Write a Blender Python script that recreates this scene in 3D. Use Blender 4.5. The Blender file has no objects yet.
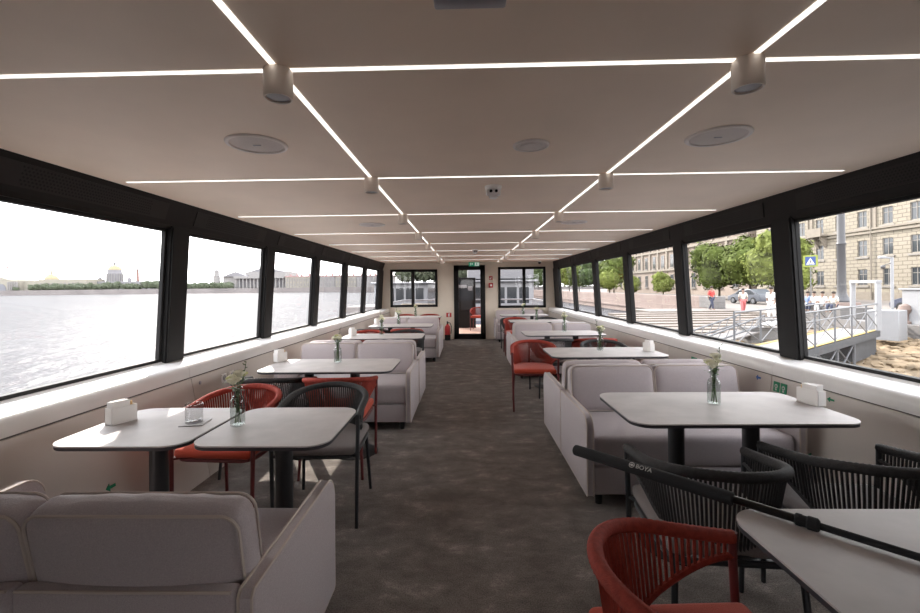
import bpy, bmesh, math, random
from mathutils import Vector, Matrix, Euler
random.seed(7)
C = bpy.context.scene.collection
PI = math.pi
R = math.radians
S = bpy.context.scene

# ------------------------------------------------------------------ materials
def lin(c):
    return tuple(((v/255)/12.92 if v/255 <= .04045 else ((v/255+.055)/1.055)**2.4) for v in c)

def mat(name, col, rough=.6, metal=0., var=0., vscale=8., bump=0., bscale=60., spec=.5, sheen=0., emit=None, es=0., stretch=None):
    m = bpy.data.materials.new(name); m.use_nodes = True
    nt = m.node_tree; N = nt.nodes; L = nt.links
    b = N['Principled BSDF']
    b.inputs['Base Color'].default_value = (*col, 1)
    b.inputs['Roughness'].default_value = rough
    b.inputs['Metallic'].default_value = metal
    b.inputs['Specular IOR Level'].default_value = spec
    if sheen: b.inputs['Sheen Weight'].default_value = sheen
    if emit:
        b.inputs['Emission Color'].default_value = (*emit, 1); b.inputs['Emission Strength'].default_value = es
    if var or bump:
        tc = N.new('ShaderNodeTexCoord'); mp = N.new('ShaderNodeMapping'); L.new(tc.outputs['Object'], mp.inputs[0])
        if stretch: mp.inputs['Scale'].default_value = stretch
    if var:
        n = N.new('ShaderNodeTexNoise'); n.inputs['Scale'].default_value = vscale; n.inputs['Detail'].default_value = 5
        L.new(mp.outputs[0], n.inputs['Vector'])
        r = N.new('ShaderNodeValToRGB')
        r.color_ramp.elements[0].position = .3; r.color_ramp.elements[1].position = .7
        r.color_ramp.elements[0].color = (*[max(0, c*(1-var)) for c in col], 1)
        r.color_ramp.elements[1].color = (*[min(1, c*(1+var)) for c in col], 1)
        L.new(n.outputs['Fac'], r.inputs[0]); L.new(r.outputs[0], b.inputs['Base Color'])
    if bump:
        n2 = N.new('ShaderNodeTexNoise'); n2.inputs['Scale'].default_value = bscale; n2.inputs['Detail'].default_value = 3
        L.new(mp.outputs[0], n2.inputs['Vector'])
        bp = N.new('ShaderNodeBump'); bp.inputs['Strength'].default_value = bump; bp.inputs['Distance'].default_value = .01
        L.new(n2.outputs['Fac'], bp.inputs['Height']); L.new(bp.outputs[0], b.inputs['Normal'])
    return m

def carpet_mat():
    m = bpy.data.materials.new('carpet'); m.use_nodes = True
    nt = m.node_tree; N = nt.nodes; L = nt.links; b = N['Principled BSDF']
    b.inputs['Roughness'].default_value = .95; b.inputs['Specular IOR Level'].default_value = .15
    tc = N.new('ShaderNodeTexCoord')
    mp = N.new('ShaderNodeMapping'); mp.inputs['Scale'].default_value = (1, 1.6, 1); L.new(tc.outputs['Object'], mp.inputs[0])
    a = N.new('ShaderNodeTexNoise'); a.inputs['Scale'].default_value = 4.2; a.inputs['Detail'].default_value = 10; a.inputs['Roughness'].default_value = .72; a.inputs['Distortion'].default_value = .15
    L.new(mp.outputs[0], a.inputs['Vector'])
    f = N.new('ShaderNodeTexNoise'); f.inputs['Scale'].default_value = 170; f.inputs['Detail'].default_value = 2
    L.new(tc.outputs['Object'], f.inputs['Vector'])
    r = N.new('ShaderNodeValToRGB'); e = r.color_ramp.elements
    e[0].position = .40; e[0].color = (.17, .148, .132, 1); e[1].position = .72; e[1].color = (.42, .375, .335, 1)
    x = e.new(.56); x.color = (.235, .207, .186, 1)
    L.new(a.outputs['Fac'], r.inputs[0])
    mx = N.new('ShaderNodeMix'); mx.data_type = 'RGBA'; mx.blend_type = 'MULTIPLY'; mx.inputs['Factor'].default_value = .8
    r2 = N.new('ShaderNodeValToRGB'); r2.color_ramp.elements[0].position = .3; r2.color_ramp.elements[1].position = .7
    r2.color_ramp.elements[0].color = (.45, .45, .45, 1); r2.color_ramp.elements[1].color = (1.3, 1.3, 1.3, 1)
    L.new(f.outputs['Fac'], r2.inputs[0])
    L.new(r.outputs[0], mx.inputs['A']); L.new(r2.outputs[0], mx.inputs['B'])
    L.new(mx.outputs['Result'], b.inputs['Base Color'])
    bp = N.new('ShaderNodeBump'); bp.inputs['Strength'].default_value = .5; bp.inputs['Distance'].default_value = .01
    L.new(f.outputs['Fac'], bp.inputs['Height']); L.new(bp.outputs[0], b.inputs['Normal'])
    return m

def pane_mat(name, refl=.6, tint=(1, 1, 1)):
    m = bpy.data.materials.new(name); m.use_nodes = True
    nt = m.node_tree; N = nt.nodes; L = nt.links
    N.remove(N['Principled BSDF'])
    t = N.new('ShaderNodeBsdfTransparent'); t.inputs[0].default_value = (*tint, 1)
    g = N.new('ShaderNodeBsdfGlossy'); g.inputs['Roughness'].default_value = .02
    fr = N.new('ShaderNodeLayerWeight'); fr.inputs[0].default_value = .5
    pw = N.new('ShaderNodeMath'); pw.operation = 'POWER'; pw.inputs[1].default_value = 5; L.new(fr.outputs['Facing'], pw.inputs[0])
    mu = N.new('ShaderNodeMath'); mu.operation = 'MULTIPLY_ADD'; mu.inputs[1].default_value = refl; mu.inputs[2].default_value = .045*refl
    mx = N.new('ShaderNodeMixShader'); L.new(pw.outputs[0], mu.inputs[0]); L.new(mu.outputs[0], mx.inputs[0])
    L.new(t.outputs[0], mx.inputs[1]); L.new(g.outputs[0], mx.inputs[2])
    L.new(mx.outputs[0], N['Material Output'].inputs[0])
    return m

def brick_mat(name, c1, c2, mortar, w, h, msize=.03, bump=.6, rough=.8):
    m = bpy.data.materials.new(name); m.use_nodes = True
    nt = m.node_tree; N = nt.nodes; L = nt.links; b = N['Principled BSDF']; b.inputs['Roughness'].default_value = rough
    tc = N.new('ShaderNodeTexCoord'); sp = N.new('ShaderNodeSeparateXYZ'); cb = N.new('ShaderNodeCombineXYZ')
    ad = N.new('ShaderNodeMath'); ad.operation = 'ADD'
    L.new(tc.outputs['Object'], sp.inputs[0]); L.new(sp.outputs['X'], ad.inputs[0]); L.new(sp.outputs['Y'], ad.inputs[1])
    L.new(ad.outputs[0], cb.inputs['X']); L.new(sp.outputs['Z'], cb.inputs['Y'])
    k = N.new('ShaderNodeTexBrick'); L.new(cb.outputs[0], k.inputs['Vector'])
    k.inputs['Color1'].default_value = (*c1, 1); k.inputs['Color2'].default_value = (*c2, 1); k.inputs['Mortar'].default_value = (*mortar, 1)
    k.inputs['Scale'].default_value = 1; k.inputs['Brick Width'].default_value = w; k.inputs['Row Height'].default_value = h; k.inputs['Mortar Size'].default_value = msize
    k.inputs['Mortar Smooth'].default_value = .3
    L.new(k.outputs['Color'], b.inputs['Base Color'])
    bp = N.new('ShaderNodeBump'); bp.inputs['Strength'].default_value = bump; bp.inputs['Distance'].default_value = .06; bp.invert = True
    L.new(k.outputs['Fac'], bp.inputs['Height']); L.new(bp.outputs[0], b.inputs['Normal'])
    return m

def water_mat():
    m = bpy.data.materials.new('river_water'); m.use_nodes = True
    nt = m.node_tree; N = nt.nodes; L = nt.links; N.remove(N['Principled BSDF'])
    tc = N.new('ShaderNodeTexCoord'); mp = N.new('ShaderNodeMapping'); mp.inputs['Scale'].default_value = (1, .55, 1)
    L.new(tc.outputs['Object'], mp.inputs[0])
    a = N.new('ShaderNodeTexNoise'); a.inputs['Scale'].default_value = .8; a.inputs['Detail'].default_value = 7; a.inputs['Roughness'].default_value = .62
    L.new(mp.outputs[0], a.inputs['Vector'])
    bp = N.new('ShaderNodeBump'); bp.inputs['Strength'].default_value = .6; bp.inputs['Distance'].default_value = .5
    L.new(a.outputs['Fac'], bp.inputs['Height'])
    d = N.new('ShaderNodeBsdfDiffuse'); d.inputs[0].default_value = (.045, .043, .046, 1); L.new(bp.outputs[0], d.inputs['Normal'])
    g = N.new('ShaderNodeBsdfGlossy'); g.inputs['Roughness'].default_value = .22; L.new(bp.outputs[0], g.inputs['Normal'])
    lw = N.new('ShaderNodeLayerWeight'); lw.inputs[0].default_value = .5; L.new(bp.outputs[0], lw.inputs['Normal'])
    pw = N.new('ShaderNodeMath'); pw.operation = 'POWER'; pw.inputs[1].default_value = 4; L.new(lw.outputs['Facing'], pw.inputs[0])
    mu = N.new('ShaderNodeMath'); mu.operation = 'MULTIPLY_ADD'; mu.inputs[1].default_value = .112; mu.inputs[2].default_value = .03; L.new(pw.outputs[0], mu.inputs[0])
    mx = N.new('ShaderNodeMixShader'); L.new(mu.outputs[0], mx.inputs[0]); L.new(d.outputs[0], mx.inputs[1]); L.new(g.outputs[0], mx.inputs[2])
    L.new(mx.outputs[0], N['Material Output'].inputs[0])
    return m

M = {}
M['ceiling'] = mat('ceiling_panel', (.93, .78, .645), .55, var=.03, vscale=3)
M['wall'] = mat('wall_panel', (.53, .48, .435), .5, var=.03, vscale=4)
M['wall_gap'] = mat('panel_gap', (.10, .09, .085), .8)
M['sill'] = mat('sill_white', (.67, .645, .62), .35, var=.02, vscale=5)
M['end'] = mat('end_wall_beige', (.63, .55, .455), .55, var=.03, vscale=3)
M['black'] = mat('black_frame', (.011, .010, .010), .6, spec=.22, bump=.05, bscale=300)
M['fascia'] = mat('fascia_black', (.013, .0115, .011), .6, spec=.22, bump=.05, bscale=200)
M['vent'] = mat('vent_black', (.022, .0195, .019), .6, spec=.25)
M['hole'] = mat('vent_hole', (.004, .004, .004), .9)
M['carpet'] = carpet_mat()
M['glass'] = pane_mat('window_glass', .55)
M['doorglass'] = pane_mat('door_glass', .9, (.66, .64, .64))
M['led'] = mat('led_diffuser', (.9, .88, .85), .5, emit=(1, .95, .90), es=1.5)
M['lampmetal'] = mat('lamp_beige', (.86, .76, .67), .45)
M['lens'] = mat('lamp_lens', (.32, .32, .36), .3)
M['spk'] = mat('speaker_ring', (.92, .86, .82), .5)
M['grille'] = mat('speaker_grille', (.80, .74, .71), .7, bump=.5, bscale=500)
M['whiteplastic'] = mat('white_plastic', (.90, .88, .86), .4)
M['fabric'] = mat('sofa_fabric', (.42, .37, .375), .92, var=.10, vscale=240, bump=.35, bscale=420, spec=.2, sheen=.25)
M['piping'] = mat('sofa_piping', (.50, .43, .38), .85, bump=.2, bscale=400, spec=.2)
M['foot'] = mat('sofa_foot', (.01, .01, .01), .5)
M['top'] = mat('table_stone', (.47, .435, .42), .53, var=.10, vscale=7, spec=.3)
M['edge'] = mat('table_edge', (.022, .020, .024), .5)
M['column'] = mat('table_black', (.012, .012, .013), .42, bump=.1, bscale=300)
M['redrope'] = mat('red_rope', (.27, .040, .026), .8, var=.18, vscale=60, bump=.4, bscale=300, spec=.25)
M['redframe'] = mat('red_frame', (.115, .014, .014), .5)
M['redseat'] = mat('red_seat', (.46, .060, .028), .9, var=.06, vscale=200, bump=.25, bscale=400, spec=.2, sheen=.2)
M['darkrope'] = mat('charcoal_rope', (.042, .040, .040), .8, var=.2, vscale=60, bump=.4, bscale=300, spec=.3)
M['darkframe'] = mat('charcoal_frame', (.020, .021, .024), .45)
M['greyseat'] = mat('grey_seat', (.20, .178, .172), .92, var=.08, vscale=200, bump=.25, bscale=400, spec=.2)
def vase_glass(name, tint):
    m = pane_mat(name, .9, tint); return m
M['vase'] = vase_glass('vase_glass', (.86, .88, .87))
M['tumbler'] = vase_glass('tumbler_glass', (.90, .90, .90))
M['stem'] = mat('stem_green', (.07, .13, .035), .6)
M['leaf'] = mat('leaf_green', (.075, .13, .045), .6, var=.3, vscale=30)
M['petal'] = mat('petal_white', (.78, .76, .58), .7)
M['petal2'] = mat('petal_yellow', (.62, .62, .30), .7)
M['paper'] = mat('paper_white', (.80, .77, .74), .8)
M['sugar'] = mat('sugar_stick', (.75, .52, .25), .7)
M['coaster'] = mat('coaster_grey', (.42, .40, .40), .6)
M['foam'] = mat('foam_black', (.012, .012, .013), .85, bump=.3, bscale=300)
M['polemetal'] = mat('pole_metal', (.05, .048, .046), .28, metal=.9)
M['inkwhite'] = mat('ink_white', (.55, .53, .50), .6)
M['redpaint'] = mat('red_paint', (.40, .022, .022), .4)
M['exit'] = mat('exit_green', (.015, .28, .17), .5, emit=(.02, .34, .2), es=.25)
M['exitwhite'] = mat('exit_white', (.75, .80, .76), .5, emit=(.7, .8, .75), es=.3)
M['signgreen'] = mat('sign_green', (.01, .22, .10), .5)
M['signblue'] = mat('sign_blue', (.02, .10, .35), .5)
M['steel'] = mat('grey_steel', (.42, .42, .43), .5, metal=.4)
M['galv'] = mat('galvanised', (.30, .30, .31), .55, metal=.3)

# ------------------------------------------------------------------ mesh helpers
def build(name, bm, m, parent=None, smooth=True, loc=None, rot=None):
    me = bpy.data.meshes.new(name); bmesh.ops.recalc_face_normals(bm, faces=bm.faces[:])
    bm.to_mesh(me); bm.free()
    for x in (m if isinstance(m, (list, tuple)) else [m]): me.materials.append(x)
    if smooth:
        me.polygons.foreach_set('use_smooth', [True]*len(me.polygons)); me.set_sharp_from_angle(angle=R(38))
    o = bpy.data.objects.new(name, me); C.objects.link(o)
    if parent: o.parent = parent
    if loc: o.location = loc
    if rot: o.rotation_euler = rot
    return o

def thing(name, label, cat, loc=(0, 0, 0), rz=0, group=None):
    o = bpy.data.objects.new(name, None); C.objects.link(o)
    o.location = loc; o.rotation_euler = (0, 0, rz); o.empty_display_size = .1
    return tag(o, label, cat, group)

def tag(o, label=None, cat=None, group=None, kind=None):
    if label: o['label'] = label
    if cat: o['category'] = cat
    if group: o['group'] = group
    if kind: o['kind'] = kind
    return o

def struct(name, bm, m, smooth=False):
    o = build(name, bm, m, None, smooth); o['kind'] = 'structure'; return o

def copy_tree(o, parent=None):
    c = o.copy(); C.objects.link(c)
    if parent: c.parent = parent
    for ch in list(o.children): copy_tree(ch, c)
    return c

def dup(root, loc, rz, label, group=None):
    c = copy_tree(root); c.location = loc; c.rotation_euler = (0, 0, rz); c['label'] = label
    if group: c['group'] = group
    return c

def NB(): return bmesh.new()

def box(bm, x0, x1, y0, y1, z0, z1, bev=0, seg=2, mi=0):
    mtx = Matrix.Translation(((x0+x1)/2, (y0+y1)/2, (z0+z1)/2)) @ Matrix.Diagonal((abs(x1-x0), abs(y1-y0), abs(z1-z0), 1))
    r = bmesh.ops.create_cube(bm, size=1, matrix=mtx)
    fs = list({f for v in r['verts'] for f in v.link_faces})
    if bev:
        es = list({e for v in r['verts'] for e in v.link_edges})
        q = bmesh.ops.bevel(bm, geom=es, offset=bev, segments=seg, affect='EDGES', profile=.5)
        fs = list(set(q['faces']) | {f for f in fs if f.is_valid})
    if mi:
        for f in fs:
            if f.is_valid: f.material_index = mi
    return bm

def tube(bm, pts, r, n=8, closed=False, caps=True, flat=None):
    """polyline tube; r number or list"""
    pts = [Vector(p) for p in pts]; k = len(pts)
    rr = r if isinstance(r, (list, tuple)) else [r]*k
    rings = []
    up = None
    for i, p in enumerate(pts):
        if closed: t = pts[(i+1) % k]-pts[i-1]
        else: t = pts[min(i+1, k-1)]-pts[max(i-1, 0)]
        t.normalize()
        if up is None:
            up = Vector((0, 0, 1)) if abs(t.z) < .9 else Vector((0, 1, 0))
        a = t.cross(up)
        if a.length < 1e-5: a = t.cross(Vector((1, 0, 0)))
        a.normalize(); b = a.cross(t).normalized(); up = b
        rings.append([bm.verts.new(p+(a*math.cos(2*PI*j/n)+b*math.sin(2*PI*j/n))*rr[i]) for j in range(n)])
    m = k if closed else k-1
    for i in range(m):
        A, B = rings[i], rings[(i+1) % k]
        for j in range(n):
            bm.faces.new((A[j], A[(j+1) % n], B[(j+1) % n], B[j]))
    if caps and not closed:
        bm.faces.new(rings[0][::-1]); bm.faces.new(rings[-1])
    return bm

def lathe(bm, prof, n=24, cx=0, cy=0, cap=True):
    rings = [[bm.verts.new((cx+r*math.cos(2*PI*j/n), cy+r*math.sin(2*PI*j/n), z)) for j in range(n)] for r, z in prof]
    for A, B in zip(rings, rings[1:]):
        for j in range(n): bm.faces.new((A[j], A[(j+1) % n], B[(j+1) % n], B[j]))
    if cap:
        bm.faces.new(rings[0][::-1]); bm.faces.new(rings[-1])
    return bm

def prism(bm, poly, axis, a0, a1, bev=0, seg=2):
    """poly of 2-D points extruded along axis ('x': poly=(y,z); 'y': (x,z); 'z': (x,y))"""
    def P(u, v, a): return {'x': (a, u, v), 'y': (u, a, v), 'z': (u, v, a)}[axis]
    A = [bm.verts.new(P(u, v, a0)) for u, v in poly]; B = [bm.verts.new(P(u, v, a1)) for u, v in poly]
    n = len(poly)
    fa = bm.faces.new(A); fb = bm.faces.new(B[::-1])
    for i in range(n): bm.faces.new((A[i], B[i], B[(i+1) % n], A[(i+1) % n]))
    if bev:
        es = list(fa.edges)+list(fb.edges)
        bmesh.ops.bevel(bm, geom=es, offset=bev, segments=seg, affect='EDGES', profile=.5)
    return bm

def rrect(x0, x1, y0, y1, r, n=8):
    pts = []
    for cx, cy, a0 in ((x1-r, y1-r, 0), (x0+r, y1-r, 90), (x0+r, y0+r, 180), (x1-r, y0+r, 270)):
        for i in range(n+1):
            a = R(a0+90*i/n); pts.append((cx+r*math.cos(a), cy+r*math.sin(a)))
    return pts

def rbox(bm, w, d, h, r, seg=3, mid=6, puff=(0, 0, 0), wrinkle=0, seed=0, off=(0, 0, 0), rot=None):
    """soft rounded box centred on off, faces puffed outwards"""
    H = (w/2, d/2, h/2)
    def stops(L):
        s = [-L+r*(1-math.cos(PI/2*i/seg)) for i in range(seg+1)]
        m = [-L+r+(2*L-2*r)*i/mid for i in range(1, mid)]
        return s+m+[-x for x in s[::-1]]
    ST = [stops(L) for L in H]
    cache = {}
    rnd = random.Random(seed); ph = [rnd.uniform(0, 6) for _ in range(6)]
    def V(p):
        key = tuple(round(c, 6) for c in p)
        if key in cache: return cache[key]
        inner = Vector([max(-H[i]+r, min(H[i]-r, p[i])) for i in range(3)])
        q = Vector(p)-inner
        # spherify the corner region
        if q.length > 1e-9: q = inner+q.normalized()*r
        else: q = inner
        n = [q[i]/H[i] for i in range(3)]
        o = q.copy()
        for i in range(3):
            j, k = (i+1) % 3, (i+2) % 3
            if puff[i]: o[i] += puff[i]*n[i]*(1-n[j]**2)*(1-n[k]**2)
        if wrinkle:
            s = math.sin(q.x*38+ph[0]+2*math.sin(q.z*9+ph[1]))*math.sin(q.z*17+q.y*30+ph[2])+.6*math.sin(q.x*71+q.y*44+ph[3])
            o += Vector((0, .5, 1))*wrinkle*s*(.3+.7*max(0, n[2]))
        if rot: o = rot @ o
        v = bm.verts.new(o+Vector(off)); cache[key] = v; return v
    for i in range(3):
        j, k = (i+1) % 3, (i+2) % 3
        for sgn in (-1, 1):
            for a0, a1 in zip(ST[j], ST[j][1:]):
                for b0, b1 in zip(ST[k], ST[k][1:]):
                    c = []
                    for a, b in ((a0, b0), (a1, b0), (a1, b1), (a0, b1)):
                        p = [0, 0, 0]; p[i] = sgn*H[i]; p[j] = a; p[k] = b; c.append(V(p))
                    c = list(dict.fromkeys(c))
                    if len(c) >= 3:
                        try: bm.faces.new(c if sgn > 0 else c[::-1])
                        except ValueError: pass
    return bm

def sweep_y(bm, prof, y0, y1, cap=True):
    A = [bm.verts.new((x, y0, z)) for x, z in prof]; B = [bm.verts.new((x, y1, z)) for x, z in prof]
    n = len(prof)
    for i in range(n): bm.faces.new((A[i], A[(i+1) % n], B[(i+1) % n], B[i]))
    if cap: bm.faces.new(A[::-1]); bm.faces.new(B)
    return bm

def ico(bm, c, r, sub=2, sc=(1, 1, 1), noise=0, seed=0):
    q = bmesh.ops.create_icosphere(bm, subdivisions=sub, radius=1)
    rnd = random.Random(seed); f = [rnd.uniform(0, 6) for _ in range(3)]
    for v in q['verts']:
        k = 1+noise*(math.sin(v.co.x*5+f[0])*math.sin(v.co.y*5+f[1])+.6*math.sin(v.co.z*7+f[2]+v.co.x*6))
        v.co = Vector((c[0]+v.co.x*r*sc[0]*k, c[1]+v.co.y*r*sc[1]*k, c[2]+v.co.z*r*sc[2]*k))
    return bm

ORD = ['first', 'second', 'third', 'fourth', 'fifth', 'sixth', 'seventh', 'eighth', 'ninth']
# ------------------------------------------------------------------ room shell
YB, YF = -1.5, 11.77            # back and front end walls
ZC = 2.096
XL, XR = -2.21, 2.38            # ceiling edges
LB, LT = -2.36, -2.295          # left window plane bottom / top
RB, RT = 2.48, 2.42
ZB, ZT = .862, 1.885
FL, FR = -1.95, 2.16            # wall feet

bm = NB(); box(bm, -2.6, 2.75, YB-.1, YF+.12, -.12, 0); struct('floor', bm, M['carpet'])
bm = NB(); box(bm, XL-.16, XR+.16, YB-.1, YF+.12, ZC, ZC+.14); struct('ceiling', bm, M['ceiling'])

def side(sgn):
    nm = 'left' if sgn < 0 else 'right'
    f, lip = (FL, -2.10) if sgn < 0 else (FR, 2.235)
    wb, wt, ce = (LB, LT, XL) if sgn < 0 else (RB, RT, XR)
    s = sgn
    # lower wall: panels over a dark backing, real 6 mm gaps
    bm = NB()
    zg = .745
    xg = f+(lip-f)*(zg/.80)
    prof = [(f, 0), (xg, zg-.004), (wb+s*.12, zg-.004), (wb+s*.12, 0)]
    y = YB
    edges = [YB, .06, 1.63, 3.215, 4.80, 6.385, 7.97, 9.555, 11.14, YF]
    if s > 0: edges = [e-.02 if 0 < e < 11.5 else e for e in edges]
    for a, b in zip(edges, edges[1:]):
        sweep_y(bm, prof, a+.003, b-.003)
    bk = [(f+s*.012, 0), (lip+s*.012, .80), (wb+s*.10, .80), (wb+s*.10, 0)]
    n0 = len(bm.faces)
    sweep_y(bm, bk, YB, YF)
    for fc in bm.faces[n0:] if hasattr(bm.faces, '__getitem__') and bm.faces.ensure_lookup_table() is None else []: fc.material_index = 1
    # upper rail above the groove
    struct('wall_'+nm, bm, [M['wall'], M['wall_gap']])
    # sill: rolled front edge, flat top, up to the window
    bm = NB()
    zt = .845
    arc = [(lip+s*(.045-.045*math.cos(a)), zt-.055+.055*math.sin(a)) for a in [PI/2*i/6 for i in range(7)]]
    prof = [(lip+s*.0, zg+.004)]+arc+[(wb-s*.03, zt+.004), (wb-s*.015, ZB), (wb+s*.12, ZB), (wb+s*.12, zg+.004)]
    for a, b in zip(edges, edges[1:]): sweep_y(bm, prof, a+.0015, b-.0015)
    o = struct('trim_'+('1' if s < 0 else '2'), bm, M['sill'], smooth=True)
    # fascia
    bm = NB()
    prof = [(ce, ZC), (wt-s*.025, ZT+.03), (wt-s*.025, ZT), (wt+s*.04, ZT), (wt+s*.04, ZC)]
    sweep_y(bm, prof, YB, YF)
    struct('trim_'+('3' if s < 0 else '4'), bm, M['fascia'], smooth=False)
    # vent grilles on the fascia
    bays = [(1.90, 3.24), (3.46, 4.82), (5.05, 6.41), (6.63, 7.99), (8.21, 9.577), (9.80, 11.16)]
    if s > 0: bays = [(a-.03, b-.03) for a, b in bays]
    P0 = Vector((ce, 0, ZC)); P1 = Vector((wt-s*.025, 0, ZT+.03))
    dz = (P1-P0); ln = dz.length; dz.normalize(); nn = Vector((-s*abs(dz.z), 0, -abs(dz.x))).normalized()
    if nn.x*s > 0: nn.x *= -1
    for i, (a, b) in enumerate(bays):
        a += .06; b -= .06
        t = thing('air_vent', 'black perforated air vent panel over the %s %s side window' % (ORD[i], nm), 'vent', (ce, (a+b)/2, ZC-.1), 0, 'air vents over the %s windows' % nm)
        bm = NB()
        def Q(y, u, h): p = P0+dz*u+nn*h; return Vector((p.x-ce, y-(a+b)/2, p.z-(ZC-.1)))
        u0, u1 = .035, ln-.03
        vs = [bm.verts.new(Q(y, u, h)) for h in (.001, .007) for y, u in ((a, u0), (b, u0), (b, u1), (a, u1))]
        for idx in ((4, 5, 6, 7), (0, 1, 5, 4), (1, 2, 6, 5), (2, 3, 7, 6), (3, 0, 4, 7)): bm.faces.new([vs[k] for k in idx])
        build('vent_panel', bm, M['vent'], t, False)
        bm = NB()
        rows = 6; cols = 44 if i < 3 else 24
        for r_ in range(rows):
            for c_ in range(cols):
                yy = a+.16+(b-a-.32)*(c_+.5*(r_ % 2))/cols; uu = u0+.018+(u1-u0-.036)*r_/(rows-1)
                hw, hu = (b-a-.32)/cols*.36, .007
                bm.faces.new([bm.verts.new(Q(yy+dx*hw, uu+du*hu, .0075)) for dx, du in ((-1, 0), (0, -1), (1, 0), (0, 1))])
        build('perforation', bm, M['hole'], t, False)
    # pillars
    pil = [(1.655, 1.90)]+[(3.255+1.585*k, 3.472+1.585*k) for k in range(5)]+[(11.165, 11.765)]
    if s > 0: pil = [(a-.058, b-.068 if b < 11.5 else b) for a, b in pil]
    n = 5 if s < 0 else 12
    for a, b in pil:
        bm = NB()
        prof2 = [(wb-s*.05, ZB-.02), (wt-s*.05, ZT+.02), (wt+s*.012, ZT+.02), (wb+s*.012, ZB-.02)]
        sweep_y(bm, prof2, a, b)
        bmesh.ops.bevel(bm, geom=bm.edges[:], offset=.012, segments=2, affect='EDGES')
        struct('trim_%d' % n, bm, M['black'], smooth=True); n += 1
    # windows: frame and pane in each bay
    wb2 = [(1.90, 3.24)]+[(3.465+1.585*k, 4.825+1.585*k) for k in range(5)]
    if s > 0: wb2 = [(a-.03, b-.03) for a, b in wb2]
    for k, (a, b) in enumerate(wb2):
        bm = NB(); fw = .022
        def WX(z): return wb+(wt-wb)*(z-ZB)/(ZT-ZB)
        for z0, z1 in ((ZB-.003, ZB+fw), (ZT-fw, ZT+.003)):
            sweep_y(bm, [(WX(z0)-s*.012, z0), (WX(z1)-s*.012, z1), (WX(z1)+s*.03, z1), (WX(z0)+s*.03, z0)], a, b)
        for y0, y1 in ((a-.01, a+.016), (b-.016, b+.01)):
            sweep_y(bm, [(WX(ZB)-s*.012, ZB), (WX(ZT)-s*.012, ZT), (WX(ZT)+s*.015, ZT), (WX(ZB)+s*.015, ZB)], y0, y1)
        num = k+1 if s < 0 else k+8
        o = struct('window_%d' % num, bm, M['black'])
        bm = NB()
        bm.faces.new([bm.verts.new(p) for p in ((WX(ZB)+s*.005, a, ZB), (WX(ZB)+s*.005, b, ZB), (WX(ZT)+s*.005, b, ZT), (WX(ZT)+s*.005, a, ZT))])
        build('pane', bm, M['glass'], o, False)
    # blank side out of view, near windows left out to darken the foreground
    bm = NB()
    sweep_y(bm, [(wb, ZB), (wt, ZT), (wt+s*.08, ZT), (wb+s*.08, ZB)], YB, 1.70)
    struct('trim_%d' % (19 if s < 0 else 20), bm, M['black'])
side(-1); side(1)

# end walls
bm = NB()
for q in ((-2.6, -.38, 0, ZC), (.55, 2.75, 0, ZC), (-.38, .55, 1.95, ZC)): box(bm, q[0], q[1], YB-.1, YB, q[2], q[3])
struct('wall_back', bm, M['wall'])
bm = NB()
for q in ((-.38, -.28, 0, 1.95), (.45, .55, 0, 1.95), (-.38, .55, 1.85, 1.95), (-.38, .55, 0, .1)): box(bm, q[0], q[1], YB-.07, YB-.02, q[2], q[3])
od = struct('fill_door', bm, M['black'])  # unseen glazed door, added behind the camera to let in fill light
bm = NB(); bm.faces.new([bm.verts.new((x, YB-.045, z)) for x, z in ((-.28, .1), (.45, .1), (.45, 1.85), (-.28, 1.85))]); build('pane', bm, M['doorglass'], od, False)
bm = NB()
DX0, DX1, DZ = -.325, .53, 2.015       # door opening
W1 = (-2.07, -.775, .885, 1.915); W2 = (.885, 2.175, .84, 1.955)
xs = sorted([-2.6, DX0, DX1, W1[0], W1[1], W2[0], W2[1], 2.75])
def rect_wall(x0, x1, z0, z1): box(bm, x0, x1, YF, YF+.10, z0, z1)
rect_wall(-2.40, W1[0], 0, ZC); rect_wall(W1[0], W1[1], 0, W1[2]); rect_wall(W1[0], W1[1], W1[3], ZC)
rect_wall(W1[1], DX0, 0, ZC); rect_wall(DX0, DX1, DZ, ZC); rect_wall(DX1, W2[0], 0, ZC)
rect_wall(W2[0], W2[1], 0, W2[2]); rect_wall(W2[0], W2[1], W2[3], ZC); rect_wall(W2[1], 2.52, 0, ZC)
struct('wall_front', bm, M['end'])
for num, (x0, x1, z0, z1), mx in ((15, W1, -1.45), (16, W2, 1.59)):
    bm = NB(); e = .065
    for q in ((x0, x1, z0, z0+e), (x0, x1, z1-e, z1), (x0, x0+e, z0, z1), (x1-e, x1, z0, z1), (mx-.04, mx+.04, z0, z1)):
        box(bm, q[0], q[1], YF-.03, YF+.06, q[2], q[3], .006, 1)
    o = struct('window_%d' % num, bm, M['black'])
    for a, b in ((x0+e, mx-.04), (mx+.04, x1-e)):
        bm = NB(); bm.faces.new([bm.verts.new((x, YF+.02, z)) for x, z in ((a, z0+e), (b, z0+e), (b, z1-e), (a, z1-e))])
        build('pane', bm, M['doorglass'], o, False)
bm = NB()
for q in ((DX0, DX0+.13, 0, DZ), (DX1-.13, DX1, 0, DZ), (DX0, DX1, DZ-.13, DZ), (DX0, DX1, 0, .14)):
    box(bm, q[0], q[1], YF-.035, YF+.07, q[2], q[3], .006, 1)
door = struct('door_1', bm, M['black'])
bm = NB(); bm.faces.new([bm.verts.new((x, YF+.02, z)) for x, z in ((DX0+.13, .14), (DX1-.13, .14), (DX1-.13, DZ-.13), (DX0+.13, DZ-.13))])
build('pane', bm, M['doorglass'], door, False)
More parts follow.
